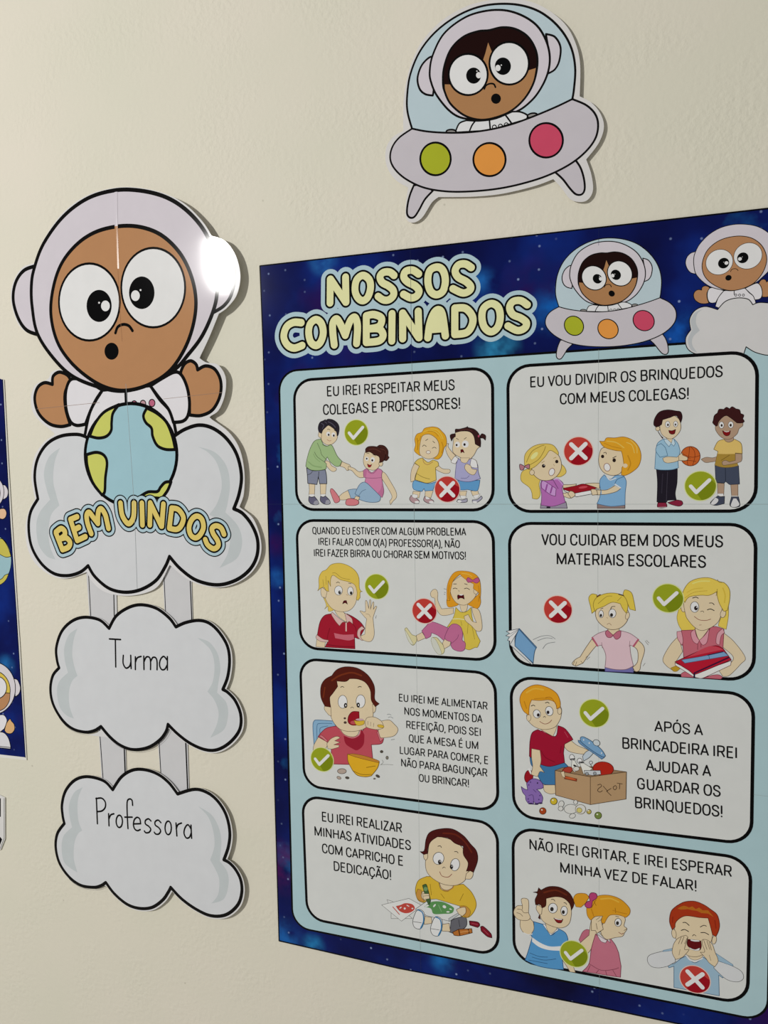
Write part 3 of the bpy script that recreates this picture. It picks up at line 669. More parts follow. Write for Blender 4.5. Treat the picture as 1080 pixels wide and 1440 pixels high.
# seams across the whole print (thin paper edges)
BASE = (pen.top + 1) * STEP; sm = Pen(PB, BASE + 3 * STEP, PX)
# ------------------------------------------------------------------ the eight rule boxes
def badge(q, px, py, ry, kind):
    q.up(2); u, v = q.P.uv(px, py, q.h); v2 = q.P.uv(px, py + ry, q.h)[1]; r = abs(v - v2)
    circ = lambda k, a0=0, a1=360: [(u + r * k * math.cos(math.radians(a)), v + r * k * math.sin(math.radians(a))) for a in range(a0, a1, 10)]
    ok = kind == 'check'
    q.fill_uv('#c6cc8e' if ok else '#d9b4aa', circ(1.06)); q.fill_uv('#8c9720' if ok else '#b23a33', circ(1.0))
    if ok:
        q.fill_uv('#717e12', [(u - .15 * r, v - .5 * r), (u + .6 * r, v + .45 * r)] + circ(1, -55, 40)[::-1][:8] + circ(1, -55, -54) + [(u + .1 * r, v - .99 * r)][:1] if False else [(u - .24 * r, v - .50 * r), (u + .62 * r, v + .50 * r), (u + .92 * r, v + .2 * r)] + [(u + r * .995 * math.cos(math.radians(a)), v + r * .995 * math.sin(math.radians(a))) for a in range(5, -86, -10)])
        q.strip_uv('#e3e4d6', .25 * r, [(u - .62 * r, v - .02 * r), (u - .26 * r, v - .45 * r), (u + .57 * r, v + .40 * r)])
    else:
        q.fill_uv('#8e0f1c', [(u + .45 * r, v + .5 * r), (u + .8 * r, v + .25 * r)] + [(u + r * .995 * math.cos(math.radians(a)), v + r * .995 * math.sin(math.radians(a))) for a in range(10, -121, -10)] + [(u - .5 * r, v - .5 * r)])
        for s_ in (1, -1): q.strip_uv('#dedddb', .30 * r, [(u - .5 * r, v - .5 * r * s_), (u + .5 * r, v + .5 * r * s_)])
    q.done(kind + '_badge', q.par, 'green round badge with a white check mark' if ok else 'red round badge with a white cross')
def rule_box(corners, rad, lines, label):
    q = Pen(PB, BASE, PX)
    uv = rounded(q, corners, rad); q.fill_uv('#c6c8c6', uv, False); q.strip_uv(BK, BW, uv, True)
    o = q.done('rule_box', poster, label)
    q.par = o; q.low = 6
    if lines:
        for ln in lines: text(q, *ln)
        q.done('rule_text', o, 'black capital lettering of the rule')
    return q
SK = '#cebd9e'; SL = '#5a4a3a'
# --- box 1
q = rule_box([(413.5, 535.2), (692.5, 516.9), (693.5, 717.2), (417.3, 716.6)], .020,
    [('EU IREI RESPEITAR MEUS', 460.8, 556.7, 638.6, 547.8, 12.9), ('COLEGAS E PROFESSORES!', 455.3, 582.8, 646.1, 573.9, 13.3)], 'rule box about respecting classmates, children fighting and helping')
q.f = Frame(420, 580, 7.2)
q.p(SK, '232,180! 225,250 245,300 290,328 340,320 385,275 392,215 350,160! 290,130', 4, SL)
q.p(SK, '205,195! 200,240 230,262! 232,210!', 4, SL)
q.p('#26222a', '232,215! 205,195 197,150 215,100 255,80 270,70! 275,80! 300,66 350,75 395,110 412,160 402,225 388,240! 380,190 340,150 305,130 275,150 245,180!', 3)
q.l('230,110 255,130 240,165', 7, '#4c4856'); q.l('300,95 340,115 372,150', 8, '#4c4856'); q.l('265,95 285,110', 6, '#4c4856')
for x, d in ((300, 0), (352, 8)): q.e('#e4e3de', x, 218 + d, 20, 24); q.e('#241a16', x + 4, 226 + d, 9, 12)
q.l('288,275 310,288 328,285', 4, '#a05a50'); q.l('290,172 305,168 318,178', 4); q.l('360,180 375,188 382,198', 4)
q.p(SK, '105,722! 108,790 104,830! 160,830! 165,725!', 4, SL); q.p(SK, '218,722! 220,790 222,830! 272,830! 280,722!', 4, SL)
q.p('#d8d8da', '106,828! 106,855! 160,852! 158,826!', 2, SL); q.p('#d8d8da', '222,828! 224,855! 272,852! 272,826!', 2, SL)
q.p('#5e5c72', '105,850! 102,895 130,928 175,935 203,925 195,895 160,850! 135,860!', 5); q.p('#5e5c72', '222,848! 220,895 255,925 295,932 320,918 310,885 270,845! 250,858!', 5)
q.p('#8f8f9a', '160,900! 190,890 203,922 175,935 150,925', 0); q.p('#8f8f9a', '278,890! 305,885 320,912 300,930 270,925', 0)
q.p('#7a7f92', '80,560! 88,640 92,718! 185,730! 200,650! 212,722! 285,722! 282,640 270,580! 150,590', 6); q.l('205,600 202,650', 5); q.l('92,630 120,620 140,595', 4)
q.p(SK, '275,488! 310,500 335,540 380,565 375,590 345,598 310,575 262,515!', 4, SL)
q.p('#93ad7c', '225,268! 160,290 115,370 85,470 72,545! 120,580 190,588 260,578 280,565! 282,520! 260,500! 290,450! 320,500 375,545 415,542! 440,495! 390,440 345,345 320,325! 290,340 250,322', 5, '#4a5a3c')
q.l('100,500 150,540 230,555', 12, '#819c6c'); q.l('150,420 170,460 215,500', 7, '#819c6c')
q.l('190,310 220,380 235,430 290,485', 4, '#4a5a3c'); q.l('160,400 190,450 260,500', 4, '#4a5a3c'); q.l('240,325 280,342 320,328', 4, '#4a5a3c')
q.p(SK, '440,498! 480,515 520,535 515,575 490,588 465,560 420,545!', 4, SL)
q.done('boy_picture', q.par, 'boy in green sweater and grey shorts bending to help')
q.f = Frame(420, 580, 7.2)
q.p(SK, '505,545! 560,565 610,600 660,590! 672,655! 620,660 580,635 540,590 500,580!', 4, SL)
q.p('#3e1f1a', '790,350! 820,330 870,340 905,385 905,440! 918,455! 890,488 850,480!', 4); 
q.p(SK, '672,400! 655,480 670,545 720,580 790,575 835,500 830,440! 750,395', 4, SL); q.e(SK, 832, 518, 20, 26, 0, 4, SL)
q.p('#3e1f1a', '680,408! 678,370 710,345 780,345 850,370 880,430 860,490 820,510! 815,450 760,425 720,400', 4)
q.l('715,375 770,370 830,400', 6, '#5c342a'); q.l('830,365 870,385 880,420', 6, '#5c342a')
q.e('#e4e3de', 692, 470, 18, 22); q.e('#241a16', 690, 468, 8, 10); q.e('#e4e3de', 750, 480, 22, 28); q.e('#241a16', 746, 485, 10, 12)
q.p('#8e2226', '695,520! 720,532 742,525! 728,552 706,552', 3); q.l('690,418 705,412 715,420', 4); q.l('752,430 770,432 780,442', 4)
q.p(SK, '830,590! 880,620 930,700 985,800 990,860 955,900 930,935! 920,900! 945,850 900,760 835,660!', 4, SL)
q.p('#c0799c', '655,590! 690,570 740,610 800,565! 845,590 840,640 850,720 862,800 845,860! 780,820 720,750 670,712! 680,660! 660,650', 5, '#7c4564')
q.p('#b06a8e', '685,575 690,600 680,655! 665,650! 658,600', 0); q.p('#b06a8e', '842,720! 858,800 845,850! 800,820 830,780', 0)
q.l('680,662 760,665 835,660', 4, '#7c4564'); q.l('700,580 715,610 760,615 800,570', 4, '#7c4564')
q.p(SK, '410,850! 450,815 510,785! 530,870! 470,885 415,885!', 4, SL)
q.p('#8ba6bd', '500,785! 560,775 620,780! 640,860! 600,870! 530,870!', 5, '#4a5f78')
q.p('#8ba6bd', '570,825! 610,740 650,708 690,715 760,780 830,850! 820,895 770,910 690,905 610,880! 620,850!', 5, '#4a5f78'); q.l('605,850 640,800 680,780', 4, '#4a5f78')
q.p(SK, '560,880! 580,845! 620,858! 605,890!', 4, SL)
q.p('#c4757c', '320,800! 325,775 350,780 410,860 412,900 370,915 345,870', 5, '#6e3036'); q.p('#c4757c', '475,915! 490,880 540,872 600,890 605,925 560,942 490,938', 5, '#6e3036')
q.done('girl_picture', q.par, 'girl with brown ponytail sitting in pink top')
q.f = Frame(560, 580, 7.2); O_ = '#6a5a1e'
q.p(SK, '150,800! 145,840 150,865! 210,865! 225,800!', 4, SL); q.p(SK, '275,795! 270,850! 330,865! 355,790!', 4, SL)
q.p('#a98a8e', '130,840! 115,880 150,915 205,920 212,895 180,865!', 5); q.p('#a98a8e', '268,850! 258,890 300,918 350,915 358,895 320,870!', 5); q.e('#dcdcd8', 190, 908, 24, 12); q.e('#dcdcd8', 335, 908, 24, 12)
q.p('#dcdcd8', '150,825! 140,850 165,868 195,862! 200,835!', 2, SL); q.p('#dcdcd8', '275,845! 280,875 305,880 325,868!', 2, SL)
q.p('#6a9dc4', '160,685! 145,730 160,780 240,800! 262,770! 270,795! 350,790! 385,700! 300,720', 5, '#2c557e')
q.p(SK, '165,515! 135,580 125,660 130,705! 165,690! 180,620 225,550!', 4, SL)
q.p(SK, '400,530! 450,570 520,578 520,610 470,618 400,590 375,570!', 4, SL)
q.p('#cdb45e', '245,460! 200,475 165,510! 215,545! 190,600 170,680! 230,700 300,715 385,685! 378,560! 410,540! 400,500 350,480! 300,505', 5, O_)
q.l('190,620 250,655 320,675', 4, O_); q.l('250,470 262,510 300,528 350,500', 7, '#a8824a')
q.p('#cf9a26', '345,145! 270,160 240,200 190,220 168,270 175,330 165,390 215,435! 300,440 390,475 440,440 465,360 490,320 480,240 440,190 400,155', 5, '#8a5c14')
q.l('230,240 215,280 195,290', 6, '#b07c1a'); q.l('330,165 390,175 430,215 455,270', 7, '#e2b64a'); q.l('440,300 455,350 440,410', 8, '#b07c1a'); q.l('300,190 360,195 405,240', 4, '#9c6c16')
q.p(SK, '225,300 250,235 320,222 390,270 415,340 405,420 360,460 300,470 240,445 215,400', 4, SL)
q.l('245,345 262,330 285,345', 5); q.l('345,362 365,352 385,362', 5); q.l('278,285 300,270', 5); q.l('350,290 370,308', 5); q.e('#d8cfc4', 305, 402, 22, 16, 0, 4, '#7c4a40')
q.l('250,200 320,180 400,210 440,270', 5, '#e0b850'); q.l('190,260 200,320 195,380', 5, '#8a5c14')
q.done('girl_picture', q.par, 'crying child with curly orange hair in yellow shirt')
q.f = Frame(560, 580, 7.2)
q.p(SK, '480,375! 500,430 540,490! 585,440! 540,395 505,345 510,315 490,320!', 4, SL)
q.p(SK, '620,800! 625,850! 680,860! 695,795!', 4, SL); q.p(SK, '735,795! 755,845! 820,840! 805,790!', 4, SL)
q.p('#dcdcd8', '628,840! 640,875 680,870! 690,845!', 2, SL); q.p('#dcdcd8', '760,840! 775,870 805,865! 830,825!', 2, SL)
q.p('#9c9aac', '605,880! 595,905 640,912 695,905 698,870! 650,885', 5); q.p('#9c9aac', '750,885! 755,915 800,910 850,870 840,845! 800,880', 5); q.e('#dcdcd8', 620, 900, 22, 12); q.e('#dcdcd8', 775, 908, 24, 11)
q.p('#5a90bd', '590,690! 600,770 640,785 700,780! 790,795 815,760 828,685! 760,690', 5, '#2c557e')
q.p('#dfe0e2', '575,440! 535,500 580,520! 610,470!', 4, SL)
q.p('#9d9cc0', '610,465! 590,520 580,600 575,670! 640,695 730,700 832,670! 810,600 800,520 740,460! 680,500 640,490', 5, '#54547c')
q.p('#dfe0e2', '740,465! 790,490 805,560! 770,560 730,540', 4, SL)
q.p(SK, '700,520! 680,530 675,570 720,620 770,630 800,580! 750,570 735,540!', 4, SL)
q.l('635,665 690,665 720,640', 4, '#54547c')
q.p(SK, '580,200 555,330 555,400 600,440 700,480 760,440 800,370 835,340 800,310! 770,200 660,180', 4, SL); q.p(SK, '630,460! 640,500 690,510 725,460!', 3, SL)
q.p('#331a1a', '578,205! 580,170 620,168 690,150 700,140! 710,152 770,170 815,215 835,290 832,350! 780,320! 765,240 720,195 640,190', 4)
q.l('620,180 690,170 750,190', 5, '#5a302c')
q.p('#331a1a', '580,215! 540,220 525,240 540,290! 555,260 580,245!', 4); q.p('#331a1a', '830,235! 850,215 885,235 882,282! 860,262 835,260!', 4); q.e('#a8405c', 815, 240, 9, 13)
q.e('#e4e3de', 600, 325, 26, 30); q.e('#241a16', 592, 330, 10, 12); q.e('#e4e3de', 680, 320, 34, 36); q.e('#241a16', 672, 325, 12, 14)
q.l('588,262 612,275', 5); q.l('668,270 690,255', 5); q.p('#5c1418', '632,378! 655,375 670,410! 650,400 635,412!', 3)
q.done('girl_picture', q.par, 'angry girl with dark pigtails pulling hair')
badge(q, 501, 608.2, 17.5, 'check'); badge(q, 628.9, 688, 17.8, 'cross')
# --- box 2
q = rule_box([(714, 515.7), (1065, 494.2), (1062.7, 718.7), (716, 719.2)], .021,
    [('EU VOU DIVIDIR OS BRINQUEDOS', 746.7, 544, 1015.3, 529.3, 13.6), ('COM MEUS COLEGAS!', 788.3, 568, 967.3, 560.3, 13.8)], 'rule box about sharing toys, two pairs of children')
q.f = Frame(720, 600, 5.4)
YH = '#cdb45a'; YL = '#84702c'
q.p('#8e8698', '220,580! 215,620! 420,620! 410,570!', 4); q.p('#2a2430', '262,606! 262,620! 292,620! 290,606!', 0)
q.p(YH, '120,320! 75,345 70,410 130,460 150,500 155,545! 195,548 215,510 205,440 215,390 190,330', 4, YL); q.p(YH, '330,380! 370,380 410,350 400,310 370,280!', 4, YL)
q.p(SK, '330,500! 400,505 460,490 480,520 440,543 390,530 330,530!', 4, SL); q.p(SK, '380,440! 440,440 490,435! 480,455! 420,465 390,465!', 4, SL)
q.p('#a765a6', '225,405! 215,450 225,520 220,595! 310,605 405,575! 385,500! 380,465! 388,430 350,395! 310,405', 4, '#5f3660')
q.p('#b98cc2', '222,425! 240,410 290,440 335,470! 330,528! 290,515 225,465!', 4, '#5f3660')
for x in (262, 300): q.l('%d,%d %d,%d' % (x + 5, 440 + (x - 262) * .4, x - 8, 492 + (x - 262) * .3), 12, '#8a4a8e')
q.l('320,402 350,400 385,440', 10, '#b98cc2'); q.l('310,400 350,470', 4, '#5f3660')
q.p(SK, '150,330 180,250 250,190 320,180 365,240 375,310 345,370 290,405 220,405 170,370', 4, SL)
q.p(YH, '95,290! 100,210 160,150 240,130 310,140 350,190 350,215! 290,180 250,230 180,300 130,325!', 4, YL)
q.l('110,270 150,190 215,150 245,140', 4, YL); q.l('135,290 200,250 240,190 255,150', 4, YL); q.e('#ddd08a', 170, 220, 36, 16, -45)
q.p('#a8707c', '95,300! 60,285 62,325 85,328 95,305! 130,320 130,285', 4)
q.e(SK, 152, 348, 18, 20, 0, 3, SL); q.e('#241a16', 240, 298, 13, 14); q.e('#241a16', 340, 265, 12, 13); q.e('#e4e3de', 244, 293, 3, 3)
q.e('#e6e4e0', 302, 344, 21, 29, 20, 4, '#7c4a40'); q.l('225,275 245,262', 4, '#9c8648'); q.l('315,240 335,232', 4, '#9c8648'); q.l('315,285 322,298', 3, '#9c7c5c')
q.done('girl_picture', q.par, 'blonde girl in purple striped top pulling')
q.f = Frame(720, 600, 5.4)
q.p('#857270', '648,585! 648,620! 858,620! 858,585!', 4)
q.p(SK, '560,432! 620,428 665,430! 665,470! 620,465 560,450!', 4, SL)
q.p(SK, '600,480! 640,478 720,480 780,455! 825,470! 790,495 720,512 650,518 605,512!', 4, SL)
q.p('#78a2c6', '700,365! 670,400 665,440! 675,490! 665,540 645,585! 750,605 858,595! 860,500 868,420 850,375! 790,370 745,400', 4, '#3c5f80')
q.p(SK, '680,478! 720,478 778,445! 822,468! 790,492 720,510 680,512!', 0); q.l('640,480 720,480 780,448', 4, SL); q.l('650,518 720,512 790,494 825,470', 4, SL)
q.l('780,435 825,465', 8, '#dedfe0'); q.l('720,380 745,405 790,390', 6, '#dedfe0'); q.l('850,380 800,400 780,435', 4, '#3c5f80')
q.p(SK, '690,160 660,230 665,300 700,350 760,370 820,355 850,290 850,210 800,170', 4, SL)
q.p('#cf9626', '665,110! 700,110 720,85 780,85 850,78 920,105 965,160 980,230 960,300 910,345 860,370 830,365! 835,310! 850,290! 840,220 830,185! 780,180 700,155', 4, '#8a5c14')
q.l('720,110 790,120 850,160', 8, '#e0b050'); q.l('880,220 900,280 880,330', 9, '#b47e1c'); q.l('700,125 760,150 830,165', 5, '#b47e1c')
q.l('870,120 910,140 930,200', 5, '#e0b860'); q.l('900,100 945,150 950,200', 5, '#e0b860'); q.e(SK, 860, 296, 18, 16)
q.e('#241a16', 688, 226, 12, 13); q.e('#241a16', 776, 255, 13, 15); q.l('695,200 712,195 716,208', 4); q.l('765,238 790,225', 5); q.e('#e6e4e0', 722, 308, 24, 30, -15, 4, '#7c4a40')
q.done('boy_picture', q.par, 'orange haired boy in blue shirt pulling')
q.f = Frame(720, 600, 5.4)
q.p('#dddcd8', '390,475! 400,490! 490,533! 610,510! 612,475!', 4); q.p('#8f1420', '388,468! 480,450 540,435 600,450 645,465! 612,480! 480,505! 395,478!', 4, '#4c0a12'); q.e('#b84450', 540, 460, 34, 9, -8)
q.p(SK, '425,510! 440,490 465,495 480,520 450,543!', 4, SL); q.p(SK, '600,490! 605,475 640,480 650,515! 610,520!', 4, SL)
q.done('toy_picture', q.par, 'red toy both children tug at')
q.f = Frame(900, 560, 6.75)
q.p('#7d2038', '170,990! 165,1030 200,1042 255,1030 245,990!', 5); q.p('#7d2038', '262,990! 300,1010 370,1025 405,1005 395,975 350,965!', 5); q.l('175,1036 250,1034', 6, '#b8a8ac')
q.p('#1e1a24', '155,675! 165,800 160,985! 250,990! 262,970! 345,965! 335,900 352,800 355,670!', 4, '#0e0c12'); q.l('262,700 255,850 250,980', 5, '#3c3844'); q.l('215,720 205,900', 9, '#2e2a36')
q.p('#8fb2c8', '225,385! 165,430 150,520 140,670! 200,680 300,678 365,660! 360,600! 380,500! 360,430 320,385! 270,400', 5, '#4c6e88')
q.p(SK, '215,570! 260,555 350,560! 400,520! 405,540! 430,560 450,575 430,595 370,590! 330,605 260,615 225,600!', 4, SL)
q.p('#8fb2c8', '150,500 160,450! 200,430! 240,470 262,545! 190,560!', 5, '#4c6e88'); q.p('#b4c8d4', '225,390! 240,420 275,460! 295,430! 320,455! 335,430! 320,385!', 4, '#4c6e88')
q.p(SK, '240,370! 265,395 298,425! 310,380!', 3, SL)
q.p(SK, '190,260 200,330 240,370 300,385 360,340 388,280 370,200 300,160 220,190', 4, SL); q.e(SK, 168, 288, 20, 22, 0, 4, SL)
q.p('#2e1216', '155,275! 130,250 140,190 185,130 260,110 340,120 385,130 400,180 385,235! 370,200 340,165 280,185 215,205! 205,250! 180,265', 4); q.p('#2a1a1e', '165,300! 195,350 222,375! 212,385! 175,330!', 0)
q.e('#e4e3de', 262, 248, 22, 30, 0, 3); q.e('#3a3028', 265, 253, 9, 12); q.e('#e4e3de', 338, 245, 20, 28, 0, 3); q.e('#3a3028', 337, 250, 8, 11)
q.p('#6c1416', '272,305! 305,308 338,295! 328,335 300,342 280,330', 4)
q.done('boy_picture', q.par, 'boy in light blue polo shirt and black trousers')
q.f = Frame(900, 560, 6.75)
q.e('#b85a26', 478, 550, 92, 92, 0, 6, '#5c200c', 36); q.l('480,460 515,500 520,560 500,635', 4, '#5c200c'); q.l('470,462 465,530 450,600 455,635', 4, '#5c200c'); q.l('392,520 440,545 500,560 568,545', 4, '#5c200c'); q.l('410,600 460,590 530,600', 4, '#5c200c'); q.l('395,590 440,560 475,570', 4, '#5c200c')
q.p(SK, '365,545! 400,520 405,540 450,562 440,590 370,590!', 4, SL)
q.done('ball_picture', q.par, 'orange basketball')
q.f = Frame(900, 560, 6.75); DS = '#a48a74'
q.p(DS, '735,805! 738,920! 795,920! 800,810!', 4, SL); q.p(DS, '860,815! 870,935! 930,935! 930,815!', 4, SL)
q.p('#d8d8d6', '735,905! 740,935! 795,930! 792,905!', 2, SL); q.p('#d8d8d6', '868,925! 870,950! 932,950! 930,925!', 2, SL)
q.p('#3d4354', '740,925! 690,965 668,1000 720,1018 800,1000! 803,930! 770,935', 4); q.p('#c8c8ca', '715,940! 745,960 735,990 700,1012 670,1000', 3); q.p('#3d4354', '868,935! 852,1010 880,1035 940,1030 948,1000 935,935!', 4); q.p('#c8c8ca', '885,950! 915,950! 945,1010 900,1035 860,1020', 3)
q.p('#3f4658', '712,640! 720,800! 800,805! 812,790! 850,820! 945,815! 935,640!', 5, '#1e2230'); q.l('810,660 812,790', 5, '#1e2230')
q.p(DS, '740,550! 690,565 640,560 610,565 580,580! 620,610 680,605 740,595!', 4, SL)
q.p('#cdb066', '800,390! 740,410 700,485! 740,505! 710,635! 780,655 860,655 930,640! 910,580! 905,520! 970,525! 960,430 900,390!', 5, '#6e5a2a')
q.p('#9c7e36', '735,528! 820,530 905,528! 910,590! 930,635! 860,652 780,652 712,632!', 0); q.l('770,590 850,540', 4, '#5c4818')
q.p(DS, '905,525! 968,528! 965,590 930,612 840,630 790,635 780,605 810,590 850,605! 905,590!', 4, SL)
q.p(DS, '800,370! 805,400 840,418 885,400 885,365!', 4, SL)
q.p(DS, '725,220! 715,290 750,350 800,385 860,385 920,340 940,290 975,260 970,220 940,230! 880,170 800,170', 4, SL)
q.p('#371617', '720,265! 690,235 695,210! 705,165 735,140! 750,105 795,105! 820,85 850,100! 875,80 910,100! 945,110 955,145! 985,160 975,195! 990,220 965,235 920,235! 870,195 820,165 780,185 745,225 735,260', 4)
q.e('#e8e6e0', 773, 255, 24, 32, 0, 3); q.e('#2a2018', 775, 258, 10, 13); q.e('#e8e6e0', 862, 252, 25, 32, 0, 3); q.e('#2a2018', 860, 256, 11, 14)
q.p('#7a1416', '782,308! 820,320 858,308! 850,345 822,358 795,342', 4); q.l('800,312! 820,320! 845,314!', 5, '#e4e2dc')
q.done('boy_picture', q.par, 'curly haired boy in yellow shirt and dark shorts')
badge(q, 813.3, 634.4, 19.6, 'cross'); badge(q, 984.9, 683.3, 20.2, 'check')
# --- box 3
q = rule_box([(416.9, 731.8), (693.3, 733.6), (696.5, 929), (423, 911)], .020,
    [('QUANDO EU ESTIVER COM ALGUM PROBLEMA', 440, 750.6, 655, 752.8, 9.2), ('IREI FALAR COM O(A) PROFESSOR(A), NÃO', 448.6, 766.1, 646.1, 770, 9.2), ('IREI FAZER BIRRA OU CHORAR SEM MOTIVOS!', 442.2, 782, 654.4, 786.4, 9.4)], 'rule box about talking to the teacher instead of crying')
q.f = Frame(430, 780, 8.30769)
q.p(YH, '205,500! 240,590 220,635! 260,600! 265,660 310,655 330,640! 290,560', 4, YL)
q.p(SK, '130,980! 118,1075! 220,1085! 230,1010!', 4, SL)
q.p(SK, '330,640! 380,720 475,790! 480,740 450,680! 400,640', 4, SL)
q.p('#951a2c', '300,690! 220,710 165,790 135,940! 190,990 262,1005! 225,1080! 575,1100! 570,965! 620,985! 690,860! 640,790 560,730 480,690! 470,790 380,740', 6, '#4c0c18')
q.l('280,860 260,930 250,985', 9, '#7a1222'); q.l('240,1050 400,1070 560,1075', 12, '#7a1222'); q.l('540,800 580,850 590,900', 9, '#7a1222')
q.p('#c9a8a4', '130,935! 120,975 180,1015 262,1020! 265,998! 200,985', 4, SL); q.p('#c9a8a4', '655,835! 610,880 605,950 650,1000 680,995! 640,950 645,890 690,865!', 4, SL)
q.p('#c9a8a4', '310,670! 300,700 350,780 395,832! 430,790 465,790! 400,750', 4, SL); q.p('#c9a8a4', '455,680! 500,710 540,750 550,810! 510,780 480,800! 475,770', 4, SL); q.l('472,800 472,890', 16, '#c9a8a4')
q.p('#b8606e', '330,915! 440,935 560,930! 565,985! 500,1002 400,985 345,975!', 0)
q.p(SK, '640,950! 660,990 720,1015 770,1005 800,930 790,790 785,740! 810,660 830,610 815,600! 790,640! 795,560 780,560 755,640! 760,540 745,535 735,630! 715,545 697,545 700,650! 690,670 640,655 635,665! 690,730 712,750! 700,830 690,930!', 4, SL)
q.l('700,690 740,700 755,730', 3, SL); q.l('825,710 815,745', 3)
q.p(SK, '230,300 210,420 240,540 310,630 400,665 500,655 570,590 600,480 580,330 450,280 320,240', 4, SL)
q.p(SK, '250,430! 190,385 175,430 190,490 235,500!', 4, SL)
q.p('#cdb24e', '140,420! 155,380 155,270 190,200 240,175 300,115 400,100 500,130 580,190 620,270 625,380 640,420 660,430! 635,440 635,500! 610,535! 590,520! 600,440 570,350 480,310! 400,290 320,240 290,290 290,370! 260,300! 265,400 270,430! 240,420! 210,380 175,390!', 5, YL)
q.l('310,215 350,215 420,270 520,290', 4, YL); q.l('200,290 210,370', 4, YL); q.l('235,250 240,350', 4, YL)
q.e('#e4e3de', 383, 418, 46, 54, 0, 4); q.e('#2a2622', 397, 440, 17, 22); q.e('#e4e3de', 522, 425, 34, 50, 0, 4); q.e('#2a2622', 530, 448, 15, 20); q.e('#e8e6e2', 403, 432, 5, 6)
q.l('358,328 378,320 395,330', 6); q.l('500,333 530,338', 5); q.p('#4c1216', '430,575! 445,540 475,535! 488,580! 460,562', 4, '#2c0a0c'); q.l('475,465 492,475', 4, '#8a6a50')
q.done('boy_picture', q.par, 'blond boy in crimson polo shirt raising a hand')
q.f = Frame(560, 790, 7.71429)
q.p('#c8c094', '70,730! 90,715 110,740 150,790 195,810 200,860! 170,902 140,895 100,830', 5, '#7c7850'); q.p('#c6c6b4', '72,740! 90,760 130,830 165,898 130,885 95,820', 3, '#7c7850')
q.p(SK, '195,800! 260,765! 300,825! 210,865!', 4, SL)
q.p('#b2658a', '255,750! 300,700 350,655 420,665 545,720! 500,860! 430,800 360,770! 350,810 300,835! 280,790', 5, '#6e345a')
q.p('#c8c094', '380,820! 420,825 460,870 500,925 495,985 455,1002 410,940', 5, '#7c7850'); q.p('#c0c2b8', '355,850! 370,820 410,850 450,930 470,998 430,1000 380,930', 3, '#7c7850')
q.p(SK, '480,880! 510,830! 570,870! 560,910! 500,945!', 4, SL)
q.p(SK, '600,500! 540,505 470,510! 430,420 430,340 410,300 375,305 350,340 360,380 395,395! 410,500 460,575 530,580 600,560!', 4, SL)
q.p('#c8b248', '625,495! 600,600 530,710! 620,690 700,760 725,940! 770,955 830,930 860,925 890,860! 850,780 830,700 800,600 790,495! 740,540 680,545', 5, '#847228')
q.l('680,640 690,690', 4, '#847228'); q.l('760,650 750,780', 4, '#847228'); q.l('800,700 830,840', 4, '#847228'); q.l('590,620 660,618 720,628', 8, '#ddd0a0')
q.p('#b2658a', '545,720! 580,680 630,675 680,710 700,780 695,850 728,880 720,950 670,972 600,950 570,905! 575,870! 505,830', 5, '#6e345a'); q.l('580,885 640,830 655,790', 4, '#6e345a')
q.p(SK, '800,495! 860,510 890,560 910,680 900,745 850,750 790,690 730,640 715,590! 760,570! 800,640 850,660! 810,560', 4, SL)
q.p(SK, '665,450! 690,540 740,530 755,450!', 3, SL)
q.p('#cf8f22', '540,360! 525,430 545,490 620,480 660,460! 600,400 570,330', 4, '#8a5c14'); q.p('#cf8f22', '880,340! 895,440 860,505 790,480 750,460! 820,400', 4, '#8a5c14')
q.p(SK, '580,230 565,310 590,390 640,450 720,470 790,430 840,370 855,300! 810,220 700,150', 4, SL); q.e(SK, 842, 320, 24, 30, 0, 4, SL)
q.p('#cf8f22', '530,420! 530,280 560,180 620,110 720,100 820,125 880,190 895,300 890,400! 870,330! 815,290! 820,240! 760,210 700,165 670,135! 600,200 580,260 565,330 560,420!', 4, '#8a5c14')
q.l('690,125 760,135 800,160', 8, '#e0ac48'); q.l('555,250 545,330 548,400', 7, '#b07618'); q.l('870,260 880,340 872,430', 7, '#b07618')
q.p('#b0527e', '808,200! 760,170 742,200 760,225! 812,215! 850,232 882,205 860,172', 5, '#6e2a4c')
q.l('595,292 618,285 640,293', 6); q.l('718,292 745,285 775,302', 6); q.l('600,240 632,240', 6); q.l('720,238 750,246', 6); q.l('655,310 662,320', 4)
q.p('#4c0c10', '648,408! 645,362 690,362 710,358! 718,405! 690,392 665,395', 4); q.p('#dcdad4', '660,360! 685,366! 706,358! 700,352! 670,352!', 0)
for t in ('495,292 520,298', '500,330 512,335', '498,350 508,355'): q.l(t, 5, '#6a727a')
q.done('girl_picture', q.par, 'crying girl in yellow dress and pink leggings')
badge(q, 529.9, 824.9, 17.2, 'check'); badge(q, 596.8, 859.2, 17.2, 'cross')
# --- box 4
q = rule_box([(716.3, 735.9), (1063, 737.8), (1059.9, 957.3), (718, 933.6)], .021,
    [('VOU CUIDAR BEM DOS MEUS', 762.3, 765.7, 1015.7, 769, 14.5), ('MATERIAIS ESCOLARES', 784, 793.3, 991.7, 797.7, 14.8)], 'rule box about caring for school materials, girl throwing a book')
q.f = Frame(705, 810, 5.14286)
q.p('#d4d5d6', '130,380! 35,400! 60,415! 32,432! 60,440! 45,465! 62,470! 60,495! 100,510!', 4, '#4a5058'); q.p('#c6cacc', '62,497! 130,382! 100,440 98,500! 230,635! 220,640!', 4, '#4a5058')
q.l('60,420 125,385', 3, '#7a8088'); q.l('50,450 122,390', 3, '#7a8088'); q.p('#6d97bd', '130,380! 105,440 98,505! 230,630! 240,550 255,515!', 5, '#33506c'); q.l('128,385! 250,520!', 6, '#3f5f80')
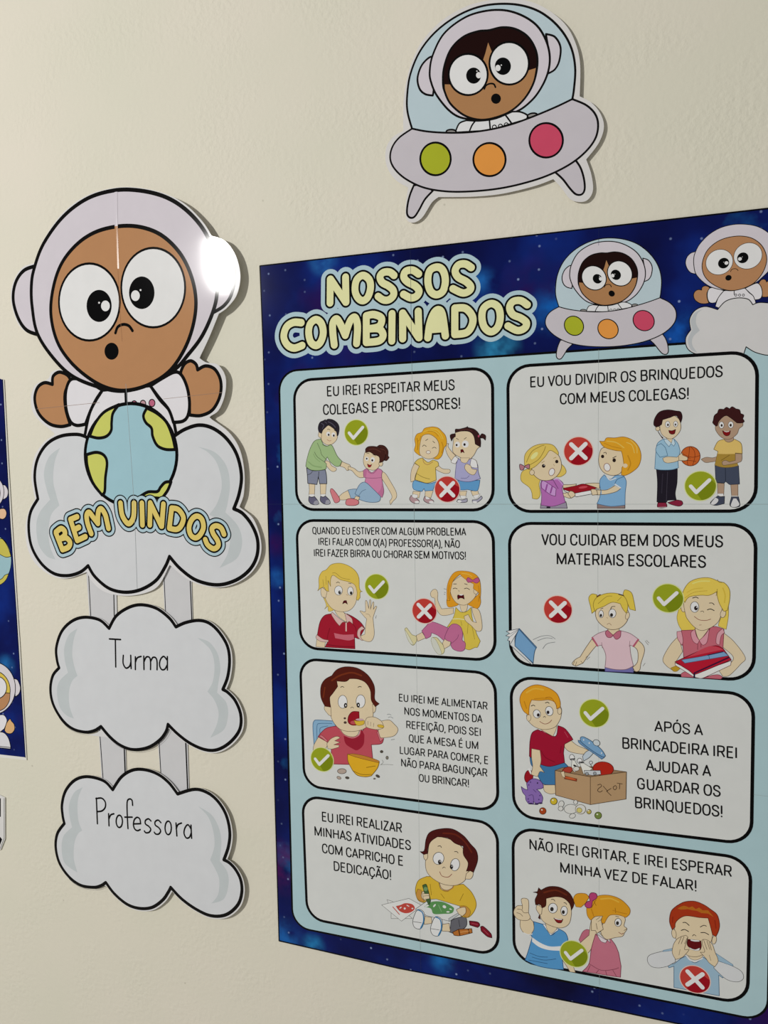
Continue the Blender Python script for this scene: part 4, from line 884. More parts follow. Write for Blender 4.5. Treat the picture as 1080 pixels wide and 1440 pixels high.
q.l('230,460 290,435 350,432 390,455', 3, '#6c7074'); q.l('262,468 320,448 370,452', 3, '#6c7074'); q.l('300,525 330,490 388,478', 3, '#6c7074')
q.done('book_picture', q.par, 'blue book flying through the air')
q.f = Frame(705, 810, 5.14286); PK = '#cbb0b8'
q.p('#6a68a0', '750,655! 750,690! 955,698! 955,655!', 4, '#3c3a68')
q.p(SK, '655,455! 610,520 570,585! 540,600 515,625 515,640 540,652! 590,630! 640,560 690,500!', 4, SL)
for t in ('530,615 518,645', '545,620 535,652', '575,615 590,632'): q.l(t, 3, SL)
q.p(SK, '990,465! 1025,500 1035,545 1010,630 1000,680 970,690 950,660! 985,620 985,540 950,505!', 4, SL)
q.p(PK, '760,395! 700,415 655,445! 700,505! 725,500! 755,570 750,660! 820,675 900,675 955,650! 935,560 930,500! 960,510! 995,460! 930,415 860,395!', 4, '#7c6068')
q.l('658,446! 695,505!', 12, '#a85468'); q.l('990,460! 955,508!', 12, '#a85468')
q.p(SK, '770,385! 780,410 815,425 850,400 850,375!', 3, SL)
q.p('#b06478', '768,390! 752,410 765,440 790,445 808,430! 830,458 860,440 865,395! 840,400 808,428!', 4, '#6e3444')
q.l('725,480 730,520', 3, '#7c6068'); q.l('930,470 925,510', 3, '#7c6068')
q.p(SK, '690,240 685,300 720,350 780,385 850,380 900,340 920,290 915,250 880,190 780,180', 4, SL); q.e(SK, 912, 288, 14, 26, 15, 3, SL)
q.p('#cdb648', '690,135! 655,130 632,160 645,220 655,270! 690,240! 690,180!', 4, YL); q.p('#cdb648', '880,130! 895,100 940,120 958,180 970,250! 930,240! 910,190!', 4, YL)
q.p('#cdb648', '680,260! 665,210 685,160 750,128 830,125 890,150 915,210 905,270! 880,240 860,200! 800,190 740,220 690,240', 4, YL); q.l('700,200 760,150 800,145', 3, YL); q.l('840,180 870,150', 3, YL)
q.l('692,148 715,135', 8, '#5c3a20'); q.l('850,132 880,140', 8, '#3a2c20')
q.e('#e8e6e2', 722, 275, 17, 27, 0, 3); q.e('#2a2622', 720, 285, 9, 12); q.e('#e8e6e2', 803, 270, 26, 32, 0, 3); q.e('#2a2622', 797, 282, 11, 14); q.l('790,240 800,222 822,220', 4); q.l('718,238 735,232', 4)
q.l('765,350 780,342 795,355', 3, '#7c5a48'); q.l('762,300 768,305', 3, '#8a6a50'); 
for t in ('610,590 635,570', '618,605 640,585', '1040,470 1062,498', '1050,465 1068,485', '1025,650 1040,630'): q.l(t, 3, '#6c6660')
q.done('girl_picture', q.par, 'girl with blonde pigtails in pale pink blouse')
q.f = Frame(900, 800, 6.35294)
q.p('#d2ba52', '350,350! 330,430 345,500 375,550! 440,550 490,540 480,500 420,440 400,370', 4, YL); q.p('#d2ba52', '790,300! 790,420 770,540! 720,520 700,500 730,420', 4, YL)
q.p(SK, '345,600! 270,680 205,800 230,860 290,905! 340,880! 320,830! 380,740!', 4, SL)
q.p(SK, '745,570! 840,650 940,790 900,850 800,950 740,960! 700,900! 810,840 830,780 740,700!', 4, SL)
q.p('#b4606e', '370,550! 380,650 390,790! 600,760 740,740! 745,640 750,540! 680,515 630,520! 590,600 530,640 490,545!', 5, '#6e2c3a')
q.p('#c9949e', '330,560! 335,620 375,685! 385,640 370,555!', 4, '#6e2c3a'); q.p('#c9949e', '740,530! 755,570! 725,600 710,680! 680,660 690,580', 4, '#6e2c3a')
q.p(SK, '490,530! 510,600 530,640! 560,610 620,530!', 4, SL)
q.p('#c98d99', '490,540! 455,570 470,640 510,670 530,640! 560,680 600,650 620,530! 580,590 530,638! 505,600', 4, '#6e2c3a'); q.l('515,670 515,720', 4, '#6e2c3a'); q.l('545,670 545,700', 4, '#6e2c3a')
q.e(SK, 388, 345, 22, 40, 0, 4, SL); q.p(SK, '400,250 405,400 440,470 500,530 560,550 640,520 700,470 725,400 730,330 700,220 560,200', 4, SL); q.e(SK, 742, 400, 24, 36, 15, 4, SL)
q.p('#d2ba52', '400,300! 380,250 390,190 440,120 520,85 620,80 700,110 760,130 800,190 800,280 780,370! 750,380! 710,310 690,240 690,200! 620,235 540,235 440,250', 5, YL); q.l('690,180 680,240', 4, YL); q.l('690,95 710,120 750,120', 4, YL); q.l('400,260 480,210 600,195', 4, '#b09038')
q.l('470,130 540,110 620,110', 12, '#dfcb72'); q.l('740,170 760,230 755,300', 10, '#c2a83e'); q.l('420,210 480,180 560,170', 6, '#c2a83e')
q.e('#e8e6e2', 488, 340, 38, 48, 0, 4); q.e('#241a1a', 500, 350, 17, 20); q.e('#e8e6e2', 507, 342, 5, 6); q.l('602,365 630,358 662,372', 7); q.l('470,260 500,252 520,262', 7); q.l('620,305 645,305 662,320', 6)
q.l('540,382 560,376 570,388', 4); q.l('485,425 530,455 590,460 632,448', 5, '#7c3c34'); q.l('530,502 548,500', 4, '#8a5c4c')
q.p('#b08c28', '275,885! 330,865 365,880 330,915! 300,915', 4, YL)
q.p('#b4606e', '365,940! 370,965! 480,970! 470,940 400,920', 4, '#6e2c3a'); q.p('#b4606e', '570,975! 720,985! 735,965 700,945 640,950!', 4, '#6e2c3a')
q.p('#dcd6d0', '312,838! 315,860! 480,965! 540,978 575,970! 810,860! 815,820! 500,930!', 4, '#5c1420')
q.p('#a8182e', '312,830! 640,690 745,715! 815,812! 540,925 480,945! 440,910!', 5, '#4c0812'); q.p('#b84050', '420,790! 620,690 745,720! 600,750!', 0)
q.p('#7295ba', '370,812! 560,780 750,740! 790,775! 620,805 400,842!', 4, '#384c68'); q.l('605,770 740,740', 9, '#1c1c3c'); q.l('615,775 620,800', 4, '#384c68')
q.l('485,935! 485,968!', 14, '#1c1430'); q.l('485,930 640,860 795,790', 13, '#3c1030')
q.done('girl_picture', q.par, 'winking blonde girl hugging red books')
badge(q, 784.5, 857, 18.9, 'cross'); badge(q, 939.4, 841.2, 19.7, 'check')
# --- box 5
q = rule_box([(422, 926.2), (696, 947), (700.5, 1141), (428, 1105)], .020,
    [('EU IREI ME ALIMENTAR', 561.7, 985.7, 685.1, 997.8, 9.6), ('NOS MOMENTOS DA', 569.4, 1004.6, 678, 1016.1, 9.7), ('REFEIÇÃO, POIS SEI', 572.1, 1023.8, 675.4, 1034.6, 9.8), ('QUE A MESA É UM', 575.7, 1042.8, 671.9, 1053.5, 9.8),
     ('LUGAR PARA COMER, E', 563, 1059.5, 686.4, 1074.2, 9.8), ('NÃO PARA BAGUNÇAR', 564.9, 1077.3, 684.8, 1091.9, 9.8), ('OU BRINCAR!', 589.9, 1098.6, 658.8, 1106.6, 9.8)], 'rule box about eating at meal times, boy with a bowl')
q.f = Frame(425, 925, 7.2)
q.p('#7fa3bf', '120,880! 108,700 120,640 160,630 320,640! 340,700! 200,800!', 6, '#3c5f80'); q.l('150,820 150,690 180,665 300,665', 5, '#3c5f80'); q.l('180,770 185,710 260,690', 5, '#3c5f80')
q.p(SK, '165,800! 120,880 110,940! 240,920! 270,850!', 4, SL)
q.p('#b04a56', '350,690! 250,710 190,760 160,800! 250,850! 290,870! 295,960 300,1075! 470,1080! 715,1030! 700,880! 800,870 825,820! 770,740 700,700 640,700! 560,790 450,790', 6, '#6e2430')
q.p('#8e1e30', '420,790! 440,870 510,920 560,935 620,880 630,780! 600,720! 560,790 470,800', 0); q.p('#c07078', '168,790! 200,785 255,835! 250,855! 210,820!', 4, '#6e2430'); q.p('#c07078', '755,750! 790,850! 825,820! 780,745!', 4, '#6e2430')
q.l('370,705 430,780 510,810 575,780 590,730', 10, '#c07078')
q.p(SK, '370,690! 420,770 500,800 560,780 590,700!', 4, SL)
q.p(SK, '800,640! 880,630 930,670 970,725 930,790 820,810 790,805! 770,740!', 4, SL)
q.p(SK, '250,870! 290,820 350,795 385,810! 330,840! 385,855! 320,880! 375,885! 370,905! 300,925! 260,920!', 4, SL)
q.p(SK, '300,300 280,400 290,520! 290,590 330,670 400,730 520,745 640,710 710,620 720,500 710,380 640,240 480,210 360,230', 4, SL); q.p(SK, '290,500! 240,475 225,520 270,580! 295,590!', 4, SL); q.p(SK, '712,470! 745,480 740,540 718,560!', 4, SL)
q.p('#4e1a12', '290,500! 230,490! 190,400 190,290 230,220 300,180! 350,120 440,90 560,105 660,170 720,260 735,330 735,420 780,465! 740,495! 700,430 690,330 640,250 560,215 480,212! 440,240 350,235! 360,290! 310,360 280,400 282,450', 4, '#24090a'); q.l('300,230 380,180 500,150 600,180', 16, '#6b2c16'); q.l('230,300 215,400', 12, '#6b2c16')
q.e('#e4e4e0', 410, 445, 46, 66, 0, 4); q.e('#e4e4e0', 592, 440, 46, 66, 0, 4); q.e(SK, 400, 530, 60, 18); q.e(SK, 600, 522, 60, 16)
q.e('#1c1818', 440, 482, 17, 25); q.e('#e8e6e2', 442, 482, 6, 10); q.e('#1c1818', 568, 478, 17, 25); q.e('#e8e6e2', 570, 478, 6, 10)
q.l('390,298 405,290 422,298', 6); q.l('565,298 582,290 600,295', 6); q.l('490,508 508,498 522,510', 4)
q.p('#8e1622', '575,545! 510,545 470,590 465,650 500,680 545,682! 575,640', 5, '#4c0a12'); q.e('#b04a50', 520, 655, 32, 18)
q.e('#4c3c34', 432, 612, 13, 11); q.e('#4c3c34', 436, 655, 16, 13)
q.p('#c9a83a', '525,630! 560,640 630,635! 625,670 580,685 545,675', 4, '#7a6418'); q.e('#b89aa0', 582, 625, 40, 11)
q.p(SK, '640,640! 660,605 730,600 800,640 825,700 800,720! 740,725 650,700', 4, SL)
for t in ('665,640 665,680', '695,650 692,690', '725,660 722,700'): q.l(t, 3, SL)
q.e('#c9a83a', 795, 692, 34, 15, 10, 4, '#7a6418')
for t in ('860,575 880,570 900,580', '870,605 895,598 920,612', '900,830 935,825'): q.l(t, 4, '#5c6468')
q.done('boy_picture', q.par, 'boy in stained red shirt eating with a spoon')
q.f = Frame(425, 925, 7.2)
q.p('#cfa026', '460,975! 465,1050 510,1140! 560,1190 640,1205 700,1195! 760,1120 780,1060! 700,1030 560,1000', 6, '#6e5010'); q.p('#b47a30', '465,978! 520,972 640,995 770,1040 775,1062! 700,1045 560,1010', 4, '#6e5010'); q.l('510,1142 600,1180 700,1180', 5, '#6e5010'); q.l('650,1110 740,1095', 5, '#6e5010')
q.e('#a8988c', 402, 1148, 45, 26, 0, 5, '#3a322c'); q.e('#a8988c', 372, 1215, 22, 14, 20, 4, '#3a322c'); q.e('#4a443c', 456, 1215, 22, 14, 10); q.e('#4a443c', 804, 950, 17, 15); q.e('#7a7468', 860, 1012, 13, 17, 0, 4); q.e('#4a443c', 765, 1198, 24, 14, 30); q.e('#6a645c', 732, 1224, 13, 9)
q.l('800,1082 860,1080 920,1084', 3, '#6c6c68'); q.l('790,1085 820,1060 810,1035', 3, '#6c6c68')
q.done('bowl_picture', q.par, 'yellow bowl with crumbs around it')
badge(q, 453, 1068, 16.4, 'check')
# --- box 6
q = rule_box([(718.3, 951.8), (1059.8, 976.5), (1056.5, 1187.5), (722.8, 1147.5)], .021,
    [('APÓS A', 921.1, 1028.1, 987.7, 1033.8, 13.9), ('BRINCADEIRA IREI', 876.3, 1051.9, 1035.2, 1066, 14.2), ('AJUDAR A', 909.3, 1082.9, 999.1, 1091.6, 14.2), ('GUARDAR OS', 897.1, 1108.7, 1012.4, 1119.9, 14.2), ('BRINQUEDOS!', 894.2, 1135.4, 1014.8, 1148.3, 14.2)], 'rule box about putting toys away, boy with a toy box')
q.f = Frame(720, 955, 6.35294)
q.e('#8e1420', 150, 870, 38, 58, 10, 5, '#4c0812'); q.p('#dcdcda', '140,800! 160,795! 180,850! 165,850!', 0)
q.p('#3b6f9c', '160,700! 170,760 200,800! 250,900! 290,940 390,945! 400,820! 500,790 460,740!', 5, '#1c3c5c'); q.p(SK, '280,945! 290,1000 340,1025 390,1020! 385,945!', 4, SL)
q.p(SK, '460,580! 530,550! 580,590 650,620 700,640! 660,670 560,660 500,640 465,600!', 4, SL)
q.p('#93142e', '230,450! 180,480 160,560 155,690! 180,705! 175,620! 250,640! 250,760! 340,780 470,745! 460,660! 470,580! 545,540! 520,500 470,440 410,415! 390,510 300,480', 5, '#4c0a18')
q.l('265,460 300,480', 5, '#b04458'); q.l('260,640 300,700 380,740', 8, '#7a0e24'); q.l('440,600 430,660', 7, '#7a0e24'); q.l('470,470 500,520', 5, '#b04458')
q.p(SK, '175,620! 250,635! 260,720 250,780! 290,835! 250,825 230,870! 205,865 170,850! 185,780 175,700', 4, SL)
q.p(SK, '250,445! 310,480 365,510! 390,460 400,410!', 3, SL)
q.p(SK, '130,330! 150,380 210,430 290,450 380,430 425,370 440,320 440,260 390,200 260,170 170,190 150,260', 4, SL); q.e(SK, 150, 345, 20, 30, 0, 3, SL); q.e(SK, 425, 285, 18, 30, 0, 4, SL)
q.p('#cf9222', '150,320! 100,280 70,190 90,120 150,70 230,50 330,80 400,130 430,200 430,250! 400,265! 385,210 330,185 250,190 175,185! 155,240', 5, '#8a5410'); q.l('300,165 350,165 400,240', 4, '#8a5410')
q.l('130,120 200,85 280,95', 14, '#dca43a'); q.l('110,200 130,260', 9, '#b47a18'); q.l('200,175 280,170 350,175', 7, '#b47a18')
q.e('#e6e5e0', 222, 310, 32, 38, -15, 4); q.e('#241a1a', 235, 320, 13, 16); q.e('#e6e5e0', 333, 285, 34, 42, -15, 4); q.e('#241a1a', 322, 296, 13, 16)
q.l('172,240 190,232 205,240', 6); q.l('298,212 318,206 332,215', 6); q.l('280,340 292,332 300,342', 4); q.l('248,378 290,400 330,390 355,365', 5, '#7c3c34')
q.done('boy_picture', q.par, 'orange haired boy in crimson shirt kneeling')
q.f = Frame(720, 955, 6.35294)
q.p('#7f63a4', '130,930! 170,895 210,890 255,910 280,950 270,975 220,985! 250,1010 275,1060 265,1110! 210,1110! 190,1090! 195,1118! 150,1115! 125,1080 120,1040! 95,1010 82,960! 110,980 140,990!', 5, '#3c2a5c')
q.e('#2a1c40', 228, 928, 6, 8); q.l('150,1040 185,1035 195,1085', 4, '#3c2a5c'); q.l('190,985 215,1010', 4, '#3c2a5c')
for x, y in ((150, 945), (165, 920), (145, 1070), (150, 1095), (250, 1040), (240, 1075)): q.e('#4a3470', x, y, 6, 7)
for x, y in ((150, 1112), (200, 1116), (235, 1108)): q.e('#2e2046', x + 18, y, 20, 7)
q.done('toy_picture', q.par, 'purple toy dinosaur')
q.f = Frame(720, 955, 6.35294)
q.p('#8c7256', '385,815! 450,790! 700,780! 1020,828! 700,872!', 4, '#4c3a28')
q.e('#dcdad4', 536, 700, 22, 28, -15, 4); q.l('525,715 560,712', 10, '#1c1818'); q.p('#d8d4cc', '535,725! 560,725! 600,800! 560,830! 530,800!', 3); q.e('#dcdad4', 605, 730, 22, 24, -15, 4); q.l('600,742 640,742', 10, '#1c1818'); q.p('#d8d4cc', '605,750! 640,750! 720,800! 640,850!', 3)
q.l('555,770 590,790', 16, '#1c1818'); q.e('#c8c4bc', 575, 800, 26, 20, 0, 3); q.e('#c8c8ca', 705, 745, 14, 14, 0, 4); q.l('700,760 725,800', 4)
q.e('#a03a2c', 495, 815, 48, 30, -20, 5, '#4c1810'); q.e('#a52418', 815, 800, 92, 62, 5, 5, '#5c0c08', 30); q.p('#b8bcc0', '645,815! 790,815! 795,850! 720,860! 650,845!', 4); q.e('#8c9094', 670, 845, 14, 14, 0, 3); q.e('#8c9094', 740, 842, 14, 14, 0, 3)
q.p('#a88a68', '385,815! 700,872! 700,1120! 390,1035!', 5, '#4c3a28'); q.p('#a58866', '700,872! 1022,828! 1018,1070! 700,1120!', 5, '#4c3a28')
q.p('#8a3c24', '460,860! 580,890! 578,912! 470,890!', 4, '#4c2010'); q.e('#b4552c', 520, 885, 50, 10, 12); q.p(SK, '435,830! 465,820! 475,880! 450,870!', 3, SL)
for t in ('940,928 985,935', '963,932 960,980', '905,962 925,950 935,970 920,988 905,975 905,962', '815,955! 855,1000!', '885,975! 845,1000! 885,1038!', '765,945 790,938 800,955 775,975 765,995 785,1008 808,995'): q.l(t, 6, '#4a3826')
q.done('toy_box_picture', q.par, 'cardboard box of toys with mirrored word TOYS')
q.f = Frame(720, 955, 6.35294)
q.p('#b0bcc6', '630,690! 640,730! 690,700 735,650! 700,630! 660,650', 4); q.p('#5f84a8', '590,545! 610,580 740,670 800,715! 825,700! 800,650 700,570!', 4, '#284460'); q.p('#7097ba', '612,520! 640,515 720,560 800,630 835,685! 810,692 720,640 620,560', 5, '#284460'); q.e('#b8c0c4', 755, 568, 32, 26, 30, 4)
for x, y in ((640, 542), (690, 570), (800, 660)): q.e('#c8ccd0', x, y, 6, 8)
q.done('toy_picture', q.par, 'blue toy flying saucer being put in the box')
q.f = Frame(720, 955, 6.35294)
for x, y, c1, r_ in ((373, 1090, '#bfa830', 30), (275, 1178, '#9c3f1c', 30), (688, 1185, '#b0a050', 20), (770, 1218, '#6a7c3c', 31)): q.e(c1, x, y, r_, r_, 0, 5, '#3a3018'); q.e('#e0dcc0', x - 8, y - 10, 8, 7)
q.e('#c8c8c4', 525, 1160, 60, 42, 0, 4, '#4a4a48'); q.e('#c8c8c4', 440, 1115, 24, 30, 20, 4, '#4a4a48'); q.e('#c8c8c4', 435, 1155, 22, 20, 0, 4, '#4a4a48'); q.e('#c8c8c4', 568, 1098, 18, 20, 0, 4, '#4a4a48'); q.e('#c8c8c4', 540, 1222, 28, 20, -20, 4, '#4a4a48'); q.e('#c8c8c4', 612, 1162, 46, 42, 0, 4, '#6a5a38'); q.e('#c4ba6e', 602, 1170, 24, 22, 20, 4, '#6a5a38')
q.done('toy_picture', q.par, 'small balls and a white doll on the floor')
badge(q, 835.7, 1003, 19.2, 'check')
# --- box 7
q = rule_box([(425.3, 1118.8), (699.5, 1158.5), (700.5, 1344), (432, 1291)], .020,
    [('EU IREI REALIZAR', 453.7, 1154.2, 564.7, 1170.7, 12), ('MINHAS ATIVIDADES', 443.3, 1174.7, 577.2, 1195, 12), ('COM CAPRICHO E', 453.8, 1198.7, 566.7, 1217, 12), ('DEDICAÇÃO!', 470.3, 1223.7, 549.2, 1236.7, 12)], 'rule box about doing activities neatly, boy drawing')
q.f = Frame(530, 1150, 6)
q.p('#c9cac8', '85,690! 130,705! 300,850! 120,850! 120,780!', 3, '#5c5c5a'); q.p('#cfd0ce', '40,735! 270,680! 380,740! 208,872!', 3, '#5c5c5a')
q.p('#b0443a', '160,745! 200,735 240,720 300,730 320,765 290,795 240,805 190,785', 0); q.l('135,752 190,815', 7, '#b0443a'); q.e('#cfd0ce', 235, 765, 9, 9); q.e('#cfd0ce', 300, 765, 8, 6); q.e('#cfd0ce', 200, 758, 12, 5, -40); q.e('#cfd0ce', 262, 742, 14, 4, 30)
q.done('drawing_picture', q.par, 'papers with a red scribble')
q.f = Frame(530, 1150, 6)
q.p('#5f5f66', '625,870! 660,850 740,835 760,880 740,930 640,975! 605,960! 620,930!', 5, '#2c2c32'); q.l('690,860 700,920', 4, '#2c2c32')
q.p(SK, '545,900! 610,890! 620,960! 550,955!', 4, SL); q.p(SK, '395,830! 460,840! 465,890! 400,900!', 4, SL)
q.p('#c8a634', '420,495! 350,530 325,610 345,690 390,715! 460,690! 600,730 700,745! 710,830! 770,840 820,790 838,720 800,630 730,560! 640,570! 600,620 540,600 520,530! 480,495!', 5, '#84681a')
q.p('#b8863e', '345,600! 330,650 350,690 385,712! 400,700! 380,650 375,610!', 4, '#84681a'); q.p('#b8863e', '690,745! 750,745 790,790 770,838 735,830!', 4, '#84681a'); q.l('530,535 545,590 590,615 640,590 645,565', 10, '#b08040'); q.l('700,700 730,640', 4, '#84681a'); q.l('540,640 570,680', 4, '#84681a'); q.l('450,560 460,650', 4, '#84681a')
q.p(SK, '525,530! 545,590 590,610 635,590 645,560!', 3, SL)
q.p(SK, '430,300 410,370 420,450 470,510 560,560 660,570 730,540 760,490 780,400 740,280 660,200 520,160 450,200', 4, SL); q.e(SK, 412, 322, 18, 34, 0, 4, SL); q.p(SK, '755,470! 800,440 812,480 790,515 745,515!', 4, SL)
q.p('#451413', '430,300! 395,310! 365,285! 400,275 415,180 450,120 540,92 640,95 730,150 790,220 840,280 850,360 815,460! 785,445! 755,450! 770,380 730,310 730,240! 660,215 600,170 510,160! 455,200 430,260', 4, '#220808'); q.l('560,130 660,140 740,200 800,290', 14, '#5e2014')
q.e('#e6e5e0', 520, 342, 46, 52, 10, 4); q.e('#1c1818', 530, 372, 14, 19); q.e('#e6e5e0', 660, 395, 38, 52, 10, 4); q.e('#1c1818', 630, 413, 14, 19); q.e('#e8e6e2', 534, 366, 4, 6); q.e('#e8e6e2', 634, 407, 4, 6)
q.l('515,240 535,236 545,250', 5); q.l('655,285 675,285 685,297', 5); q.l('555,425 565,415 578,422', 4); q.l('530,455 550,490 600,500 632,475', 5, '#7c3c34')
q.p('#c9cbc9', '440,690! 500,685! 700,745! 700,790! 605,870! 420,825! 325,770!', 4, '#5c5c5a'); q.p('#aeb2b4', '605,850! 705,790! 700,812! 610,875!', 3, '#5c5c5a')
q.p('#54874e', '400,750! 430,725 480,705 560,710 640,750 650,775 630,805 560,810 480,810 455,765', 0); q.e('#cfd0ce', 570, 750, 16, 12, 30); q.e('#cfd0ce', 486, 740, 16, 7, -50); q.e('#cfd0ce', 622, 770, 12, 5, 20); q.e('#cfd0ce', 600, 793, 14, 6); q.e('#cfd0ce', 425, 742, 20, 7, -20); q.l('520,735 545,790', 4, '#8ab084')
q.p(SK, '670,775! 700,760 745,755 750,800 720,830! 690,810!', 4, SL); q.p(SK, '385,620! 430,625 445,660 435,690 400,695 375,660', 4, SL)
q.p('#3e5c34', '385,570! 415,560 430,600 455,700! 440,738! 420,700! 395,610!', 4, '#1c2c18'); q.e('#6c8c5c', 412, 600, 18, 18); q.p(SK, '385,640! 440,640! 445,680! 395,690!', 3, SL); q.l('390,660 440,655', 3, SL)
for (dx, dy, a) in ((0, 0, 1), (150, 60, 1)):
    pts = '%d,%d! %d,%d %d,%d %d,%d %d,%d %d,%d %d,%d' % (330 + dx, 790 + dy, 360 + dx, 772 + dy, 398 + dx, 800 + dy, 400 + dx, 870 + dy, 370 + dx, 935 + dy, 320 + dx, 925 + dy, 303 + dx, 870 + dy)
    q.p('#cfd0d0', pts, 4); q.l('%d,%d %d,%d %d,%d %d,%d' % (345 + dx, 775 + dy, 385 + dx, 800 + dy, 395 + dx, 870 + dy, 370 + dx, 932 + dy), 10, '#2f6f9c'); q.l('%d,%d %d,%d' % (308 + dx, 875 + dy, 375 + dx, 885 + dy), 4, '#4a4a4a')
q.done('boy_picture', q.par, 'boy in yellow sweater drawing with a green crayon')
q.f = Frame(530, 1150, 6)
q.p('#a8662c', '640,965! 690,940! 800,935! 805,970! 700,995 650,990!', 5, '#3c200c'); q.l('690,942 700,992', 8, '#3c200c'); q.l('770,938 780,975', 8, '#3c200c'); q.l('705,965 775,955', 6, '#c89054')
q.p('#741424', '780,870! 850,880 868,905 850,925! 785,905!', 6, '#30060e'); q.p('#741424', '875,920! 900,918 960,975 970,1012! 930,1000 880,955!', 6, '#30060e'); q.l('800,890 850,900', 5, '#a84454'); q.l('900,945 940,985', 5, '#a84454')
q.done('crayon_picture', q.par, 'orange and two dark red crayons')
# --- box 8
q = rule_box([(721.3, 1163.5), (1056, 1208), (1051, 1412.5), (723, 1350)], .021,
    [('NÃO IREI GRITAR, E IREI ESPERAR', 745.7, 1194, 1028.3, 1232.7, 13.3), ('MINHA VEZ DE FALAR!', 789, 1226.7, 978.3, 1252.7, 13.3)], 'rule box about not shouting, children listening and a boy yelling')
q.f = Frame(715, 1235, 6); BL = '#4f8cbd'; BO = '#24486c'
q.p(SK, '455,690! 490,740 520,790! 565,795! 540,720! 500,690!', 4, SL)
q.p(BL, '210,365! 215,400 190,475! 200,500! 165,620 140,690! 250,740 380,765 465,770! 450,650! 480,550! 502,520 480,460 420,425! 360,480 300,390!', 5, BO)
q.p('#d4d6d6', '200,498! 270,545 350,575 445,572! 440,612! 340,605 260,580 200,535!', 0)
for t in ('180,630 260,660 330,665', '200,665 300,690 400,680', '170,690 250,705 330,720'): q.l(t, 4, BO)
q.p('#d4d6d6', '290,390! 355,482! 425,435! 415,425! 360,465! 305,385!', 3, BO)
q.p(SK, '100,350! 100,410 130,460 185,480! 215,430 210,370! 185,340!', 4, SL); q.l('130,460 165,475 200,470', 8, '#cfd0ce')
q.p(SK, '118,230! 108,180 130,168 165,180 172,230 170,290 185,330 160,355 90,350 55,320 45,280 70,235', 4, SL); q.l('75,260 110,265 130,290 165,290', 4, SL); q.l('70,290 100,300 120,320', 4, SL); q.l('118,230 118,262', 4, SL)
q.p(SK, '310,370! 330,440 365,465 405,430 410,400!', 3, SL)
q.p(SK, '270,200 265,290 290,360 370,405 450,418 510,385 530,310 525,240 480,170 340,150', 4, SL); q.p(SK, '285,250! 245,225 235,260 265,310! 280,300!', 4, SL)
q.p('#43170f', '285,250! 265,220 230,225! 225,180 245,130 210,118! 245,112! 255,80! 275,100! 340,70 430,75 510,120 550,190 550,230 530,270! 520,220 470,170 400,155 318,170! 315,230', 4, '#220a08'); q.l('300,120 400,100 490,140', 14, '#5e2413'); q.p('#3a140f', '262,300! 272,350! 250,335!', 0)
q.e('#e6e5e0', 375, 252, 38, 42, 0, 4); q.e('#2a2622', 367, 260, 15, 18); q.e('#e6e5e0', 470, 275, 28, 40, 0, 4); q.e('#2a2622', 463, 285, 13, 17)
q.l('362,178 380,178 392,192', 5); q.l('468,205 482,208 490,220', 5); q.p('#7a1a1c', '382,335! 420,345 460,345! 445,375 410,372', 4); q.l('392,338 420,347 450,348', 6, '#e4e2dc')
q.done('boy_picture', q.par, 'brown haired boy in blue striped shirt raising a finger')
q.f = Frame(715, 1235, 6)
q.p('#b06476', '595,520! 625,455 660,432 690,440! 680,490! 610,545!', 4, '#6e3040'); q.p(SK, '605,545! 680,480! 690,400 700,350! 750,320 790,320! 800,440! 745,465! 700,590 668,635!', 4, SL)
q.p(SK, '770,465! 830,520 860,490!', 3, SL)
q.p('#b46a7c', '735,470! 700,590 680,720 625,785! 750,805 870,825 945,835! 950,740! 930,630! 900,560 850,495! 830,530 780,510', 5, '#6e3040'); q.l('680,720 780,775 880,770 930,755', 4, '#6e3040'); q.l('690,735 665,790', 4, '#6e3040'); q.l('820,780 830,820', 4, '#6e3040'); q.l('760,775 740,800', 4, '#6e3040'); q.l('880,775 910,825', 4, '#6e3040')
q.p('#ccc4c8', '745,470! 780,530 820,545! 835,520! 860,545! 850,500! 830,520 790,500', 4, '#6e5058')
q.p(SK, '800,380 780,440 790,480 830,515 900,500 960,490 980,460 1000,425 975,400 985,340 940,300 860,300', 4, SL)
q.p('#c98e22', '560,215! 550,165 580,130 650,130 680,160! 650,210! 610,245! 570,240!', 4, '#84560f')
q.p('#c98e22', '690,350! 665,310 662,240 700,180! 770,145 860,145 950,180 1020,250 1022,300 990,330! 930,310 860,310 830,340! 810,380! 760,370', 4, '#84560f'); q.l('740,180 700,250', 4, '#84560f'); q.l('720,190 740,230', 4, '#84560f'); q.l('905,290 900,250', 4, '#84560f')
q.l('780,175 860,170 930,200', 12, '#dba63c'); q.l('700,260 720,320', 8, '#b07618'); q.l('880,270 950,290 1000,300', 6, '#b07618')
q.p('#a83c6c', '690,190! 680,150 700,122 740,130 745,165 710,190! 700,240 670,250 645,230 660,200', 5, '#5c1c3c')
q.p(SK, '700,350! 735,322 795,318! 780,350! 800,430! 745,465! 735,440! 700,440!', 4, SL); q.l('740,380 750,430', 4, SL); q.l('740,350 775,325', 3, SL); q.l('755,365 790,345', 3, SL)
q.e('#e6e5e0', 925, 372, 28, 34, 0, 4); q.e('#2a2622', 920, 378, 13, 17); q.l('905,320 930,325', 4); q.l('930,455 955,470 970,462', 5, '#7c3c34'); q.l('975,440 1000,425', 4, SL)
q.done('girl_picture', q.par, 'girl with orange ponytail in pink dress cupping an ear')
q.f = Frame(895, 1250, 6.35294)
q.p('#8fabbe', '335,670! 280,675 290,705! 335,690! 335,880! 740,955! 735,770! 770,795! 790,760 700,690! 600,610! 520,660 440,600! 400,620!', 5, '#40607c')
